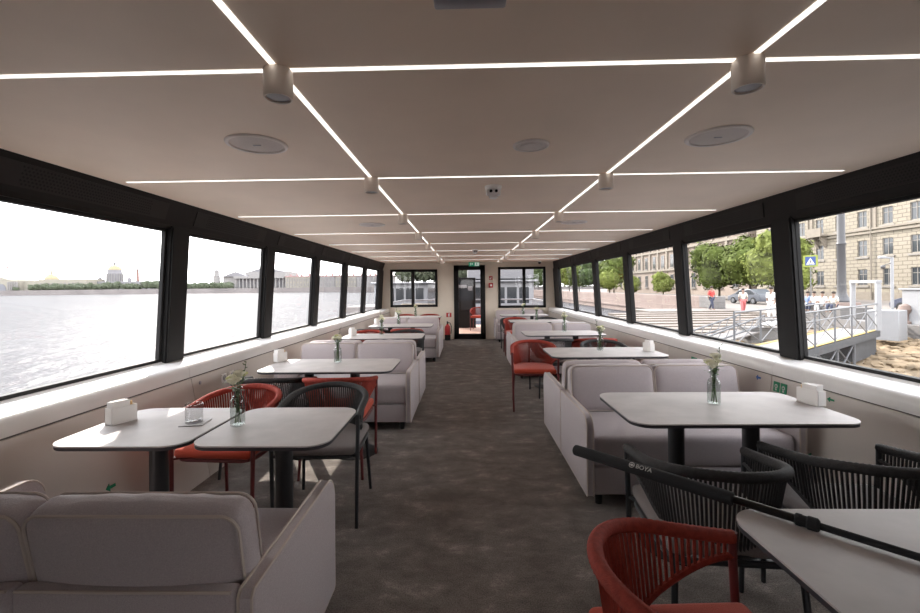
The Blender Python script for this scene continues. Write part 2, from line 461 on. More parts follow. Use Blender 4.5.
bm = NB(); tube(bm, [(DX0+.07, YF-.035, 1.03), (DX0+.07, YF-.075, 1.03), (DX0+.19, YF-.075, 1.03)], .011, 8); box(bm, DX0+.045, DX0+.095, YF-.042, YF-.03, .95, 1.09, .004, 1)
build('door_handle', bm, M['black'], door)
bm = NB(); box(bm, -2.0, DX0-.02, YF-.012, YF, 0, .07); struct('baseboard_left', bm, M['end'])
bm = NB(); box(bm, DX1+.02, 2.2, YF-.012, YF, 0, .07); struct('baseboard_right', bm, M['end'])

# ------------------------------------------------------------------ ceiling fittings
LX, RX = -.580, .868
rows = [1.333*k for k in range(1, 9)]
for x, nm in ((LX, 'left'), (RX, 'right')):
    bm = NB(); box(bm, x-.009, x+.009, .95, 11.74, ZC-.003, ZC+.002)
    tag(build('light_strip', bm, M['led'], None, False), 'long white light strip running forward on the %s side of the ceiling' % nm, 'light strip', 'lengthwise ceiling light strips')
for i, y in enumerate(rows):
    bm = NB(); box(bm, XL+.08, XR-.08, y-.009, y+.009, ZC-.0025, ZC+.002)
    tag(build('light_strip', bm, M['led'], None, False), 'thin white light strip across the ceiling, %s counted from the front of the picture' % ORD[i], 'light strip', 'crosswise ceiling light strips')
def spot():
    t = thing('ceiling_spotlight', '', 'spotlight')
    bm = NB(); lathe(bm, [(.033, 0), (.0425, -.001), (.044, -.004), (.044, -.086), (.042, -.090), (.038, -.090), (.036, -.080)], 32)
    build('lamp_housing', bm, M['lampmetal'], t)
    bm = NB(); lathe(bm, [(.0375, -.0805), (.0375, -.0835), (.02, -.085)], 24); build('lens', bm, M['lens'], t)
    return t
sp0 = spot(); first = True
for x, nm in ((LX, 'left'), (RX, 'right')):
    for i, y in enumerate(rows):
        lab = 'beige cylinder ceiling spotlight on the %s light strip, %s from the camera' % (nm, ORD[i])
        if first: sp0.location = (x, y, ZC); sp0['label'] = lab; sp0['group'] = 'cylinder ceiling spotlights'; first = False
        else: dup(sp0, (x, y, ZC), 0, lab, 'cylinder ceiling spotlights')
def speaker(x, y, r, lab, mid=False):
    t = thing('ceiling_speaker', lab, 'speaker', (x, y, ZC), 0, 'round ceiling speakers')
    bm = NB(); lathe(bm, [(r*.86, .001), (r*.86, -.007), (r*.90, -.010), (r*.97, -.008), (r, -.003), (r, .001)], 48, cap=False); build('rim', bm, M['spk'], t)
    bm = NB(); lathe(bm, [(r*.86, -.003), (r*.5, -.006), (.001, -.006)] if not mid else [(r*.86, -.004), (r*.6, -.005), (r*.55, -.011), (r*.3, -.012), (.001, -.008)], 48); build('grille', bm, M['grille'], t)
    if not mid:
        bm = NB(); box(bm, -.018, .018, -.005, .005, -.0085, -.006, .001, 1); build('badge', bm, M['lens'], t)
    return t
speaker(-.976, 2.004, .138, 'large round ceiling speaker nearest the camera on the left of the left light strip')
speaker(1.17, 2.01, .138, 'large round ceiling speaker nearest the camera on the right of the right light strip')
speaker(.323, 2.089, .088, 'small round ceiling speaker between the two long light strips', True)
speaker(-.999, 4.6, .138, 'large round ceiling speaker far down the left of the left light strip')
speaker(1.163, 4.62, .138, 'large round ceiling speaker far down the right of the right light strip')
def twin(x, y, k, lab):
    t = thing('smoke_detector', lab, 'detector', (x, y, ZC), 0, 'twin eyed ceiling detectors')
    bm = NB(); lathe(bm, [(.058*k, .001), (.058*k, -.012), (.052*k, -.028), (.04*k, -.034)], 32); build('base', bm, M['whiteplastic'], t)
    bm = NB(); rbox(bm, .10*k, .05*k, .04*k, .012, off=(0, -.012, -.045*k)); build('sensor_head', bm, M['whiteplastic'], t)
    for s in (-1, 1):
        bm = NB(); lathe(bm, [(.010*k, -.004), (.010*k, .004)], 12)
        build('sensor_eye', bm, M['hole'], t, True, (s*.018*k, -.039*k-.0, -.040*k), (R(90), 0, 0))
    bm = NB(); lathe(bm, [(.03*k, -.064*k), (.03*k, -.078*k), (.02*k, -.084*k)], 20); build('cover', bm, M['whiteplastic'], t)
twin(.194, 2.93, 1.0, 'white ceiling detector with two dark eyes, nearer of the two')
twin(.177, 7.75, 1.0, 'small white ceiling detector far forward near the end wall')
bm = NB(); box(bm, -.085, .085, -.03, .03, -.022, .001, .006, 2)
tag(build('ceiling_box', bm, M['lens'], None), 'grey ceiling box cut by the top edge of the picture', 'fitting').location = (.017, 1.0, ZC)
# exit sign
t = thing('exit_sign', 'green and white exit sign above the glass door', 'sign', (.232, YF-.05, 2.05))
bm = NB(); box(bm, -.145, .145, 0, .04, -.065, .045, .004, 1); build('sign_body', bm, M['exit'], t)
bm = NB()
prism(bm, [(-.115, -.008), (-.115, .002), (-.06, .002), (-.06, .025), (-.022, -.003), (-.06, -.031), (-.06, -.008)], 'y', -.003, .001)
prism(bm, [(-.1, -.045), (-.1, .03), (-.088, .03), (-.088, -.045)], 'y', -.003, .001)
build('arrow', bm, M['exitwhite'], t, False)
bm = NB(); box(bm, .02, .135, -.002, .001, -.055, .036); build('pictogram_field', bm, M['exitwhite'], t, False)
bm = NB()
lathe_pts = [(.075+.010*math.cos(a), .022+.010*math.sin(a)) for a in [2*PI*i/12 for i in range(12)]]
prism(bm, lathe_pts, 'y', -.005, -.001)
for a, b in (((.075, .010), (.068, -.018)), ((.068, -.018), (.088, -.045)), ((.068, -.018), (.045, -.040)), ((.075, .006), (.098, -.008)), ((.075, .006), (.052, -.006))):
    tube(bm, [(a[0], -.003, a[1]), (b[0], -.003, b[1])], .005, 6)
build('running_figure', bm, M['exit'], t, False)
# alarm boxes, extinguisher, camera
t = thing('fire_alarm', 'red fire alarm call point on the end wall right of the door', 'alarm', (.685, YF, 1.46))
bm = NB(); box(bm, -.06, .06, -.05, 0, -.065, .065, .008, 2); build('alarm_body', bm, M['redpaint'], t)
bm = NB(); lathe(bm, [(.028, 0), (.028, .008), (.02, .010)], 20); build('button', bm, M['whiteplastic'], t, True, (0, -.05, 0), (R(90), 0, 0))
t = thing('fire_sign', 'small red sign above the fire alarm call point', 'sign', (.685, YF, 1.66))
bm = NB(); box(bm, -.05, .05, -.006, 0, -.05, .05); build('sign_plate', bm, M['redpaint'], t, False)
bm = NB(); prism(bm, [(-.03, -.03), (.01, -.03), (.01, .0), (.03, .02), (.02, .03), (-.01, .005), (-.03, .005)], 'y', -.009, -.006); build('symbol', bm, M['inkwhite'], t, False)
t = thing('fire_extinguisher', 'red fire extinguisher on the floor left of the glass door', 'extinguisher', (-.50, 11.52, 0))
bm = NB(); lathe(bm, [(.07, .0), (.075, .01), (.075, .33), (.066, .38), (.03, .41), (.028, .44)], 24); build('cylinder', bm, M['redpaint'], t)
bm = NB(); lathe(bm, [(.079, .0), (.079, .15)], 24); build('base_band', bm, M['black'], t)
bm = NB(); box(bm, -.02, .02, -.02, .02, .44, .50, .004, 1); tube(bm, [(0, -.01, .49), (0, -.06, .50), (0, -.13, .52)], .009, 6); tube(bm, [(0, -.01, .47), (0, -.11, .46)], .009, 6); build('handle', bm, M['black'], t)
bm = NB(); tube(bm, [(.02, 0, .47), (.07, 0, .46), (.10, 0, .38), (.098, 0, .25), (.09, 0, .17)], .011, 8); build('hose', bm, M['black'], t)
t = thing('extinguisher_sign', 'small red sign on the end wall above the fire extinguisher', 'sign', (-.47, YF, .66))
bm = NB(); box(bm, -.07, .07, -.006, 0, -.06, .06); build('sign_plate', bm, M['redpaint'], t, False)
bm = NB(); box(bm, -.02, .02, -.009, -.006, -.045, .03, .004, 1); box(bm, -.012, .035, -.009, -.006, .028, .042); build('symbol', bm, M['inkwhite'], t, False)
t = thing('security_camera', 'small white camera dome in the far right ceiling corner', 'camera', (1.98, 11.55, ZC))
bm = NB(); lathe(bm, [(.05, .001), (.05, -.03)], 20); build('mount', bm, M['whiteplastic'], t)
bm = NB(); lathe(bm, [(.042, -.03), (.040, -.05), (.026, -.07), (.005, -.078)], 20); build('dome', bm, M['hole'], t)
# small marks on the side walls
def wallpt(s, z):
    f, lip = (FL, -2.10) if s < 0 else (FR, 2.235)
    return f+(lip-f)*z/.80
def wall_mark(name, s, y, z, w, h, m, lab, cat, shape=None, m2=None):
    x = wallpt(s, z); lean = math.atan2(abs(wallpt(s, .8)-wallpt(s, 0)), .8)
    t = thing(name, lab, cat, (x-s*.003, y, z)); t.rotation_euler = (0, s*lean, -s*0)
    bm = NB(); 
    if shape == 'arrow':
        prism(bm, [(-w/2, -h*.18), (w*.1, -h*.18), (w*.1, -h/2), (w/2, 0), (w*.1, h/2), (w*.1, h*.18), (-w/2, h*.18)], 'x', -.0015, .0015)
        build('arrow_mark', bm, m, t, False)
    else:
        box(bm, -.002, .002, -w/2, w/2, -h/2, h/2); build('sign_plate', bm, m, t, False)
        if m2:
            bm = NB()
            prism(bm, [(.26*w*math.cos(a), .05*h+.26*w*math.sin(a)) for a in [2*PI*i/16 for i in range(16)]], 'x', -.0035, .0035)
            prism(bm, [(-.12*w, -.38*h), (.12*w, -.38*h), (.16*w, -.2*h), (-.16*w, -.2*h)], 'x', -.0035, .0035)
            build('symbol', bm, m2, t, False)
            bm = NB(); prism(bm, [(.12*w*math.cos(a), .05*h+.12*w*math.sin(a)) for a in [2*PI*i/12 for i in range(12)]], 'x', -.0045, .0045); build('symbol_centre', bm, m, t, False)
    return t
wall_mark('direction_arrow', -1, 2.37, .31, -.065, .045, M['signgreen'], 'small green arrow mark low on the left wall under the table', 'sign', 'arrow')
wall_mark('safety_sign', 1, 3.135, .675, .056, .07, M['signgreen'], 'green life jacket sign on the right wall, farther of the pair', 'sign', None, M['inkwhite'])
wall_mark('safety_sign', 1, 3.065, .675, .056, .07, M['signgreen'], 'green life jacket sign on the right wall, nearer of the pair', 'sign', None, M['inkwhite'])
wall_mark('direction_arrow', 1, 2.68, .70, .05, .03, M['signgreen'], 'small green arrow mark on the right wall beside the white napkin box', 'sign', 'arrow')
wall_mark('direction_arrow', 1, 2.78, .31, .075, .05, M['signgreen'], 'small green arrow mark low on the right wall by the dark chairs', 'sign', 'arrow')
wall_mark('blue_mark', 1, 3.33, .70, .05, .04, M['signblue'], 'small blue mark on the right wall just right of the sofa cushions', 'sign', 'arrow')
wall_mark('safety_sign', 1, 4.25, .68, .10, .05, M['signgreen'], 'small green mark on the right wall above the sofa cushion', 'sign')
def socket(y, z, lab):
    x = wallpt(-1, z)
    t = thing('wall_socket', lab, 'socket', (x+.004, y, z)); 
    bm = NB(); box(bm, -.006, .006, -.036, .036, -.036, .036, .004, 2); build('cover_plate', bm, M['whiteplastic'], t)
    bm = NB(); lathe(bm, [(.022, 0), (.022, .002), (.017, .003), (.016, -.004)], 20); build('outlet', bm, M['lens'], t, True, (.006, 0, 0), (0, R(90), 0))
socket(3.62, .66, 'square wall socket on the left wall behind the red chair, nearer of the pair')
socket(3.74, .66, 'square wall socket on the left wall behind the red chair, farther of the pair')
t = thing('wall_button', 'small dark round button on the left wall beside a panel seam', 'button', (wallpt(-1, .69)+.004, 3.30, .69))
bm = NB(); lathe(bm, [(.014, 0), (.014, .004), (.010, .006)], 16); build('cap', bm, M['lens'], t, True, None, (0, R(90), 0))

# ------------------------------------------------------------------ furniture
SD, SW = .74, 1.37
def make_sofa():
    t = thing('sofa', 'grey sofa', 'sofa')
    D, W = SD/2, SW/2
    at = .05
    bm = NB(); rbox(bm, SW-2*at-.004, SD-.07, .175, .015, 2, 2, off=(0, .015, .1675)); build('base', bm, M['fabric'], t)
    bm = NB(); rbox(bm, SW-2*at-.004, SD-.07, .195, .035, 3, 6, (0, .004, .010), off=(0, .02, .355)); s = build('seat_cushion', bm, M['fabric'], t)
    bm = NB()
    for sg in (-1, 1):
        bm2 = [( -W+at+.003, -.002) if sg < 0 else (.002, W-at-.003)][0]
        q = NB(); w = bm2[1]-bm2[0]
        rbox(q, w, .05, .50, .016, 2, 4, (0, .003, 0), off=((bm2[0]+bm2[1])/2, -D+.025, .33))
        p = build('back_panel', q, M['fabric'], t)
        q = NB(); tube(q, [(bm2[0]+.01, -D+.003, .576), (bm2[1]-.01, -D+.003, .576)], .0045, 6); build('piping', q, M['piping'], p)
    bm.free()
    # arms
    n = 8; rr = .085
    out = [(-D+.004, .08), (D-.02, .08)]+[(D-.02+.02*math.sin(a), .10-.02*math.cos(a)) for a in [PI/2*i/3 for i in range(1, 4)]]
    out += [(D-rr+rr*math.cos(a), .585-rr+rr*math.sin(a)) for a in [PI/2*i/n for i in range(n+1)]]+[(-D+.02, .578), (-D+.004, .56)]
    for sg in (-1, 1):
        q = NB(); x0, x1 = (-W, -W+at) if sg < 0 else (W-at, W)
        prism(q, out, 'x', x0, x1, .012, 3)
        a = build('arm', q, M['fabric'], t)
        q = NB()
        for x in (x0+.006, x1-.006):
            tube(q, [(x, y*.998, z) for y, z in out], .0048, 6, closed=True)
        build('piping', q, M['piping'], a)
    for x in (-W+.10, W-.10):
        for y in (-D+.10, D-.09):
            q = NB(); lathe(q, [(.022, 0), (.026, .08)], 12, x, y); build('foot', q, M['foot'], t)
    # loose-looking back cushions, leaning back over the low shell
    rot = Matrix.Rotation(R(11), 3, 'X')
    cw, ct, ch_ = .635, .125, .345
    for k, sg in enumerate((-1, 1)):
        cx = sg*(.318)
        base = Vector((cx, -D+.052, .578))   # rear face passes the shell's top edge here
        cen = base+rot @ Vector((0, ct/2, .030))
        q = NB(); rbox(q, cw, ct, ch_, .05, 4, 10, (.006, .030, .014), .0035, k+3, off=cen, rot=rot)
        c = build('back_cushion', q, M['fabric'], t)
        q = NB()
        for yy in (-1, 1):
            pts = rrect(-cw/2+.006, cw/2-.006, -ch_/2+.006, ch_/2-.006, .05, 6)
            tube(q, [cen+rot @ Vector((u, yy*(ct/2-.012), v)) for u, v in pts], .0048, 6, closed=True)
        build('piping', q, M['piping'], c)
    return t

def make_chair(kind):
    t = thing('rope_chair', '', 'chair')
    rope, fr, st = (M['redrope'], M['redframe'], M['redseat']) if kind == 'red' else (M['darkrope'], M['darkframe'], M['greyseat'])
    def top(u):      # u -1..1
        a = abs(u); sg = 1 if u >= 0 else -1
        if a < .66:
            an = a/.66*PI/2; x = .252*math.sin(an); y = -.02-.25*math.cos(an)
        else:
            k = (a-.66)/.34; x = .252+.006*k; y = -.02+.245*k
        z = .650+.086*(math.cos(a*PI/2)**1.15)
        return Vector((sg*x, y, z))
    def low(u):
        a = abs(u); p = top(u)
        k = max(0, (a-.30)/.70); k = k*k*(3-2*k)
        s = .80+.19*k
        return Vector((p.x*s, -.0+(p.y)*(.84+.15*k), .435+.160*k))
    K = 130
    bm = NB(); us = [-1+2*i/K for i in range(K+1)]
    tube(bm, [top(u) for u in us], [.0190+.0018*(i % 2) for i in range(K+1)], 10)
    build('top_rail', bm, rope, t)
    bm = NB()
    n = 74
    for i in range(n):
        u = -.965+1.93*i/(n-1)
        tube(bm, [top(u), (top(u)*.5+low(u)*.5), low(u)], .0052, 5, caps=False)
    tube(bm, [low(-1+2*i/60) for i in range(61)], .010, 6)
    build('woven_back', bm, rope, t)
    # seat frame and seat
    bm = NB(); pts = rrect(-.235, .235, -.235, .225, .08, 5)
    tube(bm, [(x, y, .415) for x, y in pts], .012, 8, closed=True)
    for x in (-.1, .1): tube(bm, [(x, -.23, .415), (x, .22, .415)], .008, 6)
    build('seat_frame', bm, fr, t)
    bm = NB(); rbox(bm, .475, .47, .055, .024, 3, 6, (.004, .004, .012), off=(0, .005, .452))
    build('seat_cushion', bm, st, t)
    for sg in (-1, 1):
        bm = NB(); tube(bm, [(sg*.245, .235, 0), (sg*.252, .228, .42), (sg*.257, .224, .58), top(sg)+Vector((0, 0, .015))], [.0105, .0125, .0125, .0125], 10)
        tube(bm, [(sg*.225, .20, .415), (sg*.252, .228, .42)], .010, 8)
        build('leg', bm, fr, t)
        bm = NB(); tube(bm, [(sg*.235, -.265, 0), (sg*.215, -.225, .40), (sg*.215, -.205, .44)], [.0105, .0125, .0125], 10)
        build('leg', bm, fr, t)
    return t

def make_table(w, d, cols):
    t = thing('table', '', 'table')
    rr = .095
    bm = NB(); prism(bm, rrect(-w/2, w/2, -d/2, d/2, rr, 10), 'z', .746, .752, .0015, 1); top = build('tabletop', bm, M['top'], t)
    bm = NB(); prism(bm, rrect(-w/2+.001, w/2-.001, -d/2+.001, d/2-.001, rr, 10), 'z', .732, .746, .003, 1); build('edge_band', bm, M['edge'], top)
    for x in cols:
        bm = NB(); lathe(bm, [(.041, .012), (.041, .732)], 24, x, 0)
        box(bm, x-.11, x+.11, -.11, .11, .722, .731)
        build('column', bm, M['column'], t)
        bm = NB(); lathe(bm, [(.19, 0), (.19, .006), (.17, .012), (.05, .016), (.042, .022)], 40, x, 0); build('base_plate', bm, M['column'], t)
    return t

sofa0 = make_sofa(); red0 = make_chair('red'); dark0 = make_chair('dark')
tab1 = make_table(.60, .585, [0]); tab2 = make_table(1.10, .62, [-.21, .19])
used = set()
def put(proto, loc, rz, label, group):
    if proto.name not in used:
        used.add(proto.name); proto.location = loc; proto.rotation_euler = (0, 0, rz); proto['label'] = label; proto['group'] = group; return proto
    return dup(proto, loc, rz, label, group)

G1 = 'grey fabric sofas'
SL, SR = -1.252, 1.435
def so(x, yc, rz, lab): put(sofa0, (x, yc, 0), rz, lab, G1)
so(SL-.025, 1.535, 0, 'grey sofa with big back cushions seen from behind at the bottom left corner')
so(SL+.015, 4.59, PI, 'grey two cushion sofa on the left facing the camera across the long table')
so(SL+.02, 5.345, 0, 'grey sofa on the left facing away, back to back with the camera facing one')
so(SL+.05, 8.50, PI, 'grey sofa facing the camera at the left far end, its side toward the fire extinguisher')
so(SL+.05, 9.255, 0, 'grey sofa facing the left end window, back to back with the far left sofa')
so(SR, 3.10, PI, 'grey sofa on the right facing the camera behind the long table with the dark chairs')
so(SR, 3.855, 0, 'grey sofa on the right facing away, back to back behind the nearest right sofa')
so(SR, 6.93, PI, 'grey sofa facing the camera on the right, farther down beyond the red chair')
so(SR, 7.685, 0, 'grey sofa facing away far down the right, backing on the second right sofa')
so(SR, 11.30, PI, 'grey sofa against the end wall under the right end window')

G2 = 'grey topped tables with black columns'
put(tab1, (-1.515, 2.078, 0), 0, 'small square table by the left window carrying the glass and a napkin box', G2)
put(tab1, (-.895, 2.078, 0), 0, 'small square table on the aisle side at left carrying a bottle of flowers', G2)
put(tab2, (-1.155, 3.70, 0), 0, 'long grey table on the left before the camera facing sofa', G2)
put(tab2, (-1.14, 5.92, 0), 0, 'long grey table on the left just behind the back to back sofas', G2)
put(tab2, (-1.14, 7.62, 0), 0, 'long grey table on the left before the far left sofa', G2)
put(tab2, (-1.12, 9.85, 0), 0, 'long grey table farthest forward on the left near the end window', G2)
put(tab2, (1.295, .97, 0), 0, 'grey table at the bottom right corner with a black pole across it', G2)
put(tab2, (1.345, 2.365, 0), 0, 'long grey table on the right in front of the nearest right sofa', G2)
put(tab2, (1.36, 4.34, 0), 0, 'long grey table on the right beside the red chair in the aisle', G2)
put(tab2, (1.36, 6.14, 0), 0, 'long grey table on the right beyond the red chair', G2)
put(tab2, (1.39, 8.36, 0), 0, 'long grey table far down the right, before the last one', G2)
put(tab2, (1.36, 10.16, 0), 0, 'long grey table farthest forward on the right before the end sofa', G2)

GR, GD = 'red rope back chairs', 'charcoal rope back chairs'
def ch(k, x, y, deg, lab):
    put(red0 if k == 'r' else dark0, (x, y, 0), R(deg), lab, GR if k == 'r' else GD)
ch('r', -1.475, 2.70, 176, 'red rope chair at the small square table by the left window')
ch('d', -.912, 2.745, 182, 'charcoal rope chair at the aisle end of the small square table, left of the aisle')
ch('r', -1.02, 3.41, 2, 'red rope chair seen from behind at the aisle end of the long left table')
ch('d', -1.60, 3.41, -3, 'charcoal rope chair behind the red one near the left window socket')
ch('r', -1.52, 6.55, 178, 'red rope chair nearest the left wall beyond the back to back sofas')
ch('d', -.90, 6.55, 182, 'charcoal rope chair near the aisle on the left beyond the back to back sofas')
ch('r', -1.00, 7.22, 3, 'red rope chair peeping out behind the far charcoal chair on the left')
ch('d', -1.58, 7.22, -2, 'charcoal rope chair by the left wall before the far left sofa')
ch('r', -1.50, 10.55, 180, 'red rope chair by the left wall under the left end window')
ch('r', -.90, 10.55, 180, 'red rope chair on the aisle side under the left end window')
ch('r', .585, 1.045, -87, 'red rope chair in the bottom right foreground beside the table end')
ch('d', .985, 1.79, -5, 'charcoal rope chair under the black pole on the right, seen from behind')
ch('d', 1.625, 1.82, -4, 'charcoal rope chair nearest the right wall, seen from behind')
ch('r', .79, 5.09, 176, 'red rope chair standing in the aisle on the right facing the camera')
ch('d', 1.62, 5.09, 180, 'charcoal rope chair by the right wall beyond the vase of the third right table')
ch('d', 1.13, 5.72, 4, 'charcoal rope chair on the right directly behind the red aisle chair')
ch('r', 1.70, 5.72, -2, 'red rope chair on the right behind the flowers of the third right table')
ch('r', 1.05, 9.08, 180, 'red rope chair far down the right on the aisle side')
ch('d', 1.70, 9.08, 180, 'charcoal rope chair far down the right by the window wall')
ch('d', 1.05, 9.66, 0, 'charcoal rope chair facing the end sofa on the right')

# ------------------------------------------------------------------ table ware
def bottle(bm, s=1):
    lathe(bm, [(.026*s, 0), (.031*s, .003), (.032*s, .012), (.032*s, .088), (.030*s, .100), (.018*s, .116), (.0165*s, .126), (.021*s, .142), (.0215*s, .146), (.0185*s, .146), (.014*s, .126), (.016*s, .115), (.028*s, .099), (.0300*s, .088), (.0300*s, .012), (.024*s, .006)], 28)
def make_vase():
    bm = NB(); bottle(bm)
    for v in bm.verts: v.co = Vector((v.co.x*1.05, v.co.y*1.05, v.co.z*1.27))
    o = build('glass_bottle', bm, M['vase']); tag(o, 'x', 'vase'); return o
def leafq(bm, p, d, n, L, w):
    d = Vector(d).normalized(); n = Vector(n); sd = d.cross(n)
    if sd.length < 1e-4: sd = d.orthogonal()
    sd.normalize(); up = sd.cross(d)
    pts = [p, p+d*L*.35+sd*w-up*.001, p+d*L*.75+sd*w*.7, p+d*L, p+d*L*.75-sd*w*.7, p+d*L*.35-sd*w]
    bm.faces.new([bm.verts.new(q) for q in pts])
def make_bouquet(seed, tall=.20):
    rnd = random.Random(seed)
    t = thing('flower_bouquet', '', 'flowers')
    sb = NB(); lb = NB(); heads = []
    for i in range(6):
        a = i*1.05+rnd.uniform(-.3, .3); r = (.010 if i == 0 else rnd.uniform(.022, .040)); z = .212+rnd.uniform(0, .030)+(.02 if i == 0 else 0)
        p0 = Vector((.014*math.cos(a+2), .014*math.sin(a+2), .012)); p1 = Vector((.009*math.cos(a), .009*math.sin(a), .165)); p2 = Vector((r*math.cos(a), r*math.sin(a), z))
        tube(sb, [p0, p1, p2], .0017, 5); heads.append(p2)
        for k in range(11):
            f = rnd.random(); p = p0.lerp(p1, .3+.7*f) if rnd.random() < .4 else p1.lerp(p2, f)
            b = rnd.uniform(0, 6.28); leafq(lb, p, (math.cos(b), math.sin(b), rnd.uniform(-.3, .6)), (0, 0, 1), rnd.uniform(.022, .042) if p.z > .16 else .014, rnd.uniform(.006, .011))
    a = rnd.uniform(-.6, .6); zt = .215+tall*.45
    tw = [Vector((0, 0, .02)), Vector((.004, 0, .165)), Vector((.020*math.cos(a)+.01, .012*math.sin(a), .225)), Vector((.032*math.cos(a)+.012, .02*math.sin(a), zt))]
    tube(sb, tw, .0015, 5)
    for k in range(12):
        f = k/11; p = tw[1].lerp(tw[2], f*2) if f < .5 else tw[2].lerp(tw[3], f*2-1)
        b = rnd.uniform(0, 6.28); leafq(lb, p, (math.cos(b), math.sin(b), .5), (0, 0, 1), .022, .0065)
    build('stems', sb, M['stem'], t); build('leaves', lb, M['leaf'], t, False)
    for i, p in enumerate(heads):
        q = NB(); k_ = 1.75 if i in (0, 2, 4) else 1.1
        for ring, (rr, nn, tl) in enumerate(((.013, 7, .9), (.009, 6, .5), (.005, 4, .2))):
            for k in range(nn):
                b = 2*PI*k/nn+ring; dv = Vector((math.cos(b)*tl, math.sin(b)*tl, 1-.6*tl)).normalized()
                ico(q, p+dv*rr*.8*k_, .0085*k_, 1, (1, 1, .8))
        ico(q, p, .010*k_, 1)
        build('blossom', q, M['petal'] if i not in (1, 3) else M['petal2'], t)
    return t
def make_napkin():
    t = thing('napkin_box', '', 'napkin box')
    bm = NB(); w, d, h, th = .12, .052, .082, .004
    for q in ((-w/2, w/2, -d/2, -d/2+th, 0, h), (-w/2, w/2, d/2-th, d/2, 0, h), (-w/2, -w/2+th, -d/2, d/2, 0, h), (w/2-th, w/2, -d/2, d/2, 0, h), (-w/2, w/2, -d/2, d/2, 0, th)): box(bm, *q)
    build('holder', bm, M['paper'], t, False)
    bm = NB()
    for k in range(6):
        y = -.019+.0075*k; prism(bm, [(-.055, .006), (.030, .006), (.030, .108+.002*(k % 2)), (-.050, .114-.001*k)], 'y', y, y+.006)
    build('napkins', bm, M['paper'], t, False)
    bm = NB()
    for k in range(5): box(bm, .036+.004*(k % 2), .041+.004*(k % 2), -.02+.008*k, -.014+.008*k, .006, .096+.003*(k % 3))
    build('sugar_sticks', bm, M['sugar'], t, False)
    return t
v0 = make_vase(); bq = [make_bouquet(3), make_bouquet(8, .24), make_bouquet(15)]; n0 = make_napkin()
ZT_ = .752
def vase(x, y, rz, k, where):
    put(v0, (x, y, ZT_), rz, 'clear glass bottle vase '+where, 'bottle vases on the tables')
    put(bq[k], (x, y, ZT_), rz, 'white flowers in the vase '+where, 'flower bouquets on the tables')
used_b = None
vase(-1.112, 2.06, .3, 0, 'on the small aisle table at the left')
vase(1.36, 2.40, 0, 1, 'on the long right table before the nearest right sofa')
vase(-1.145, 3.80, 1.2, 2, 'on the long left table before the camera facing sofa')
vase(-1.20, 6.08, 2.0, 1, 'on the left table behind the back to back sofas')
vase(-1.22, 7.75, 2.9, 2, 'on the left table before the far left sofa')
vase(-1.17, 9.95, 4.0, 0, 'on the table under the left end window')
vase(1.37, 4.44, 3.3, 2, 'on the right table beside the aisle chair')
vase(1.43, 6.30, 4.3, 1, 'on the right table beyond the aisle chair')
vase(1.38, 8.45, 5.0, 2, 'on the right table far down before the last one')
vase(1.36, 10.25, 5.6, 0, 'on the last right table before the end sofa')
GN = 'white napkin boxes on the tables'
def nap(x, y, deg, lab): put(n0, (x, y, ZT_), R(deg), lab, GN)
nap(-1.735, 2.12, 72, 'white napkin box standing in sunlight on the small table by the left window')
nap(1.885, 2.40, 102, 'white napkin box on the long right table before the nearest right sofa')
nap(-1.70, 3.89, 72, 'white napkin box at the wall end of the long left table')
nap(1.83, 4.36, 102, 'white napkin box at the wall end of the right table beside the aisle chair')
nap(-1.60, 6.02, 70, 'white napkin box on the left table behind the back to back sofas')
nap(-1.62, 7.78, 70, 'white napkin box on the left table before the far left sofa')
nap(-1.60, 9.95, 70, 'white napkin box on the table under the left end window')
bm = NB(); box(bm, -.055, .055, -.055, .055, 0, .004, .001, 1)
o = build('coaster', bm, M['coaster']); o.location = (-1.345, 2.10, ZT_); o.rotation_euler = (0, 0, .15); tag(o, 'thin grey paper coaster under the glass on the left window table', 'coaster')
bm = NB(); lathe(bm, [(.036, 0), (.039, .004), (.040, .092), (.0375, .092), (.0365, .014), (.030, .010)], 32)
o = build('drinking_glass', bm, M['tumbler']); o.location = (-1.352, 2.10, ZT_+.004); tag(o, 'clear empty tumbler glass on a coaster on the left window table', 'glass')

# microphone boom pole lying over the chair back and the corner table
A = Vector((.42, 1.70, .768)); B = Vector((1.28, .80, .765))
dv = (B-A); L_ = dv.length; xax = dv.normalized(); zax = (Vector((0, -.55, 1))-xax*xax.dot(Vector((0, -.55, 1)))).normalized(); yax = zax.cross(xax)
pole = thing('boom_pole', 'black microphone boom pole lying over a dark chair back and the corner table', 'boom pole')
pole.matrix_world = Matrix.Translation(A) @ Matrix((xax, yax, zax)).transposed().to_4x4()
def rodx(bm, prof, n=20):
    rings = [[bm.verts.new((x, r*math.cos(2*PI*j/n), r*math.sin(2*PI*j/n))) for j in range(n)] for x, r in prof]
    for a, b in zip(rings, rings[1:]):
        for j in range(n): bm.faces.new((a[j], a[(j+1) % n], b[(j+1) % n], b[j]))
    bm.faces.new(rings[0][::-1]); bm.faces.new(rings[-1])
GL = .545
bm = NB(); rodx(bm, [(0, .014), (.004, .019), (.012, .0205), (GL-.01, .0205), (GL-.004, .020), (GL, .016)]); grip = build('grip', bm, M['foam'], pole)
bm = NB(); rodx(bm, [(GL-.02, .0115), (.72, .0115)]); build('tube', bm, M['polemetal'], pole)
bm = NB(); rodx(bm, [(.690, .0135), (.693, .0165), (.704, .0165), (.707, .0150), (.716, .0150), (.719, .0180), (.738, .0180), (.743, .013)]); build('locking_collar', bm, M['foam'], pole)
bm = NB(); rodx(bm, [(.73, .0092), (L_-.02, .0092)]); build('inner_tube', bm, M['foam'], pole)
cu = bpy.data.curves.new('brand_lettering', 'FONT'); cu.body = 'BOYA'; cu.size = .021; cu.extrude = .0006; cu.align_y = 'CENTER'
tmp = bpy.data.objects.new('lettering', cu); C.objects.link(tmp)
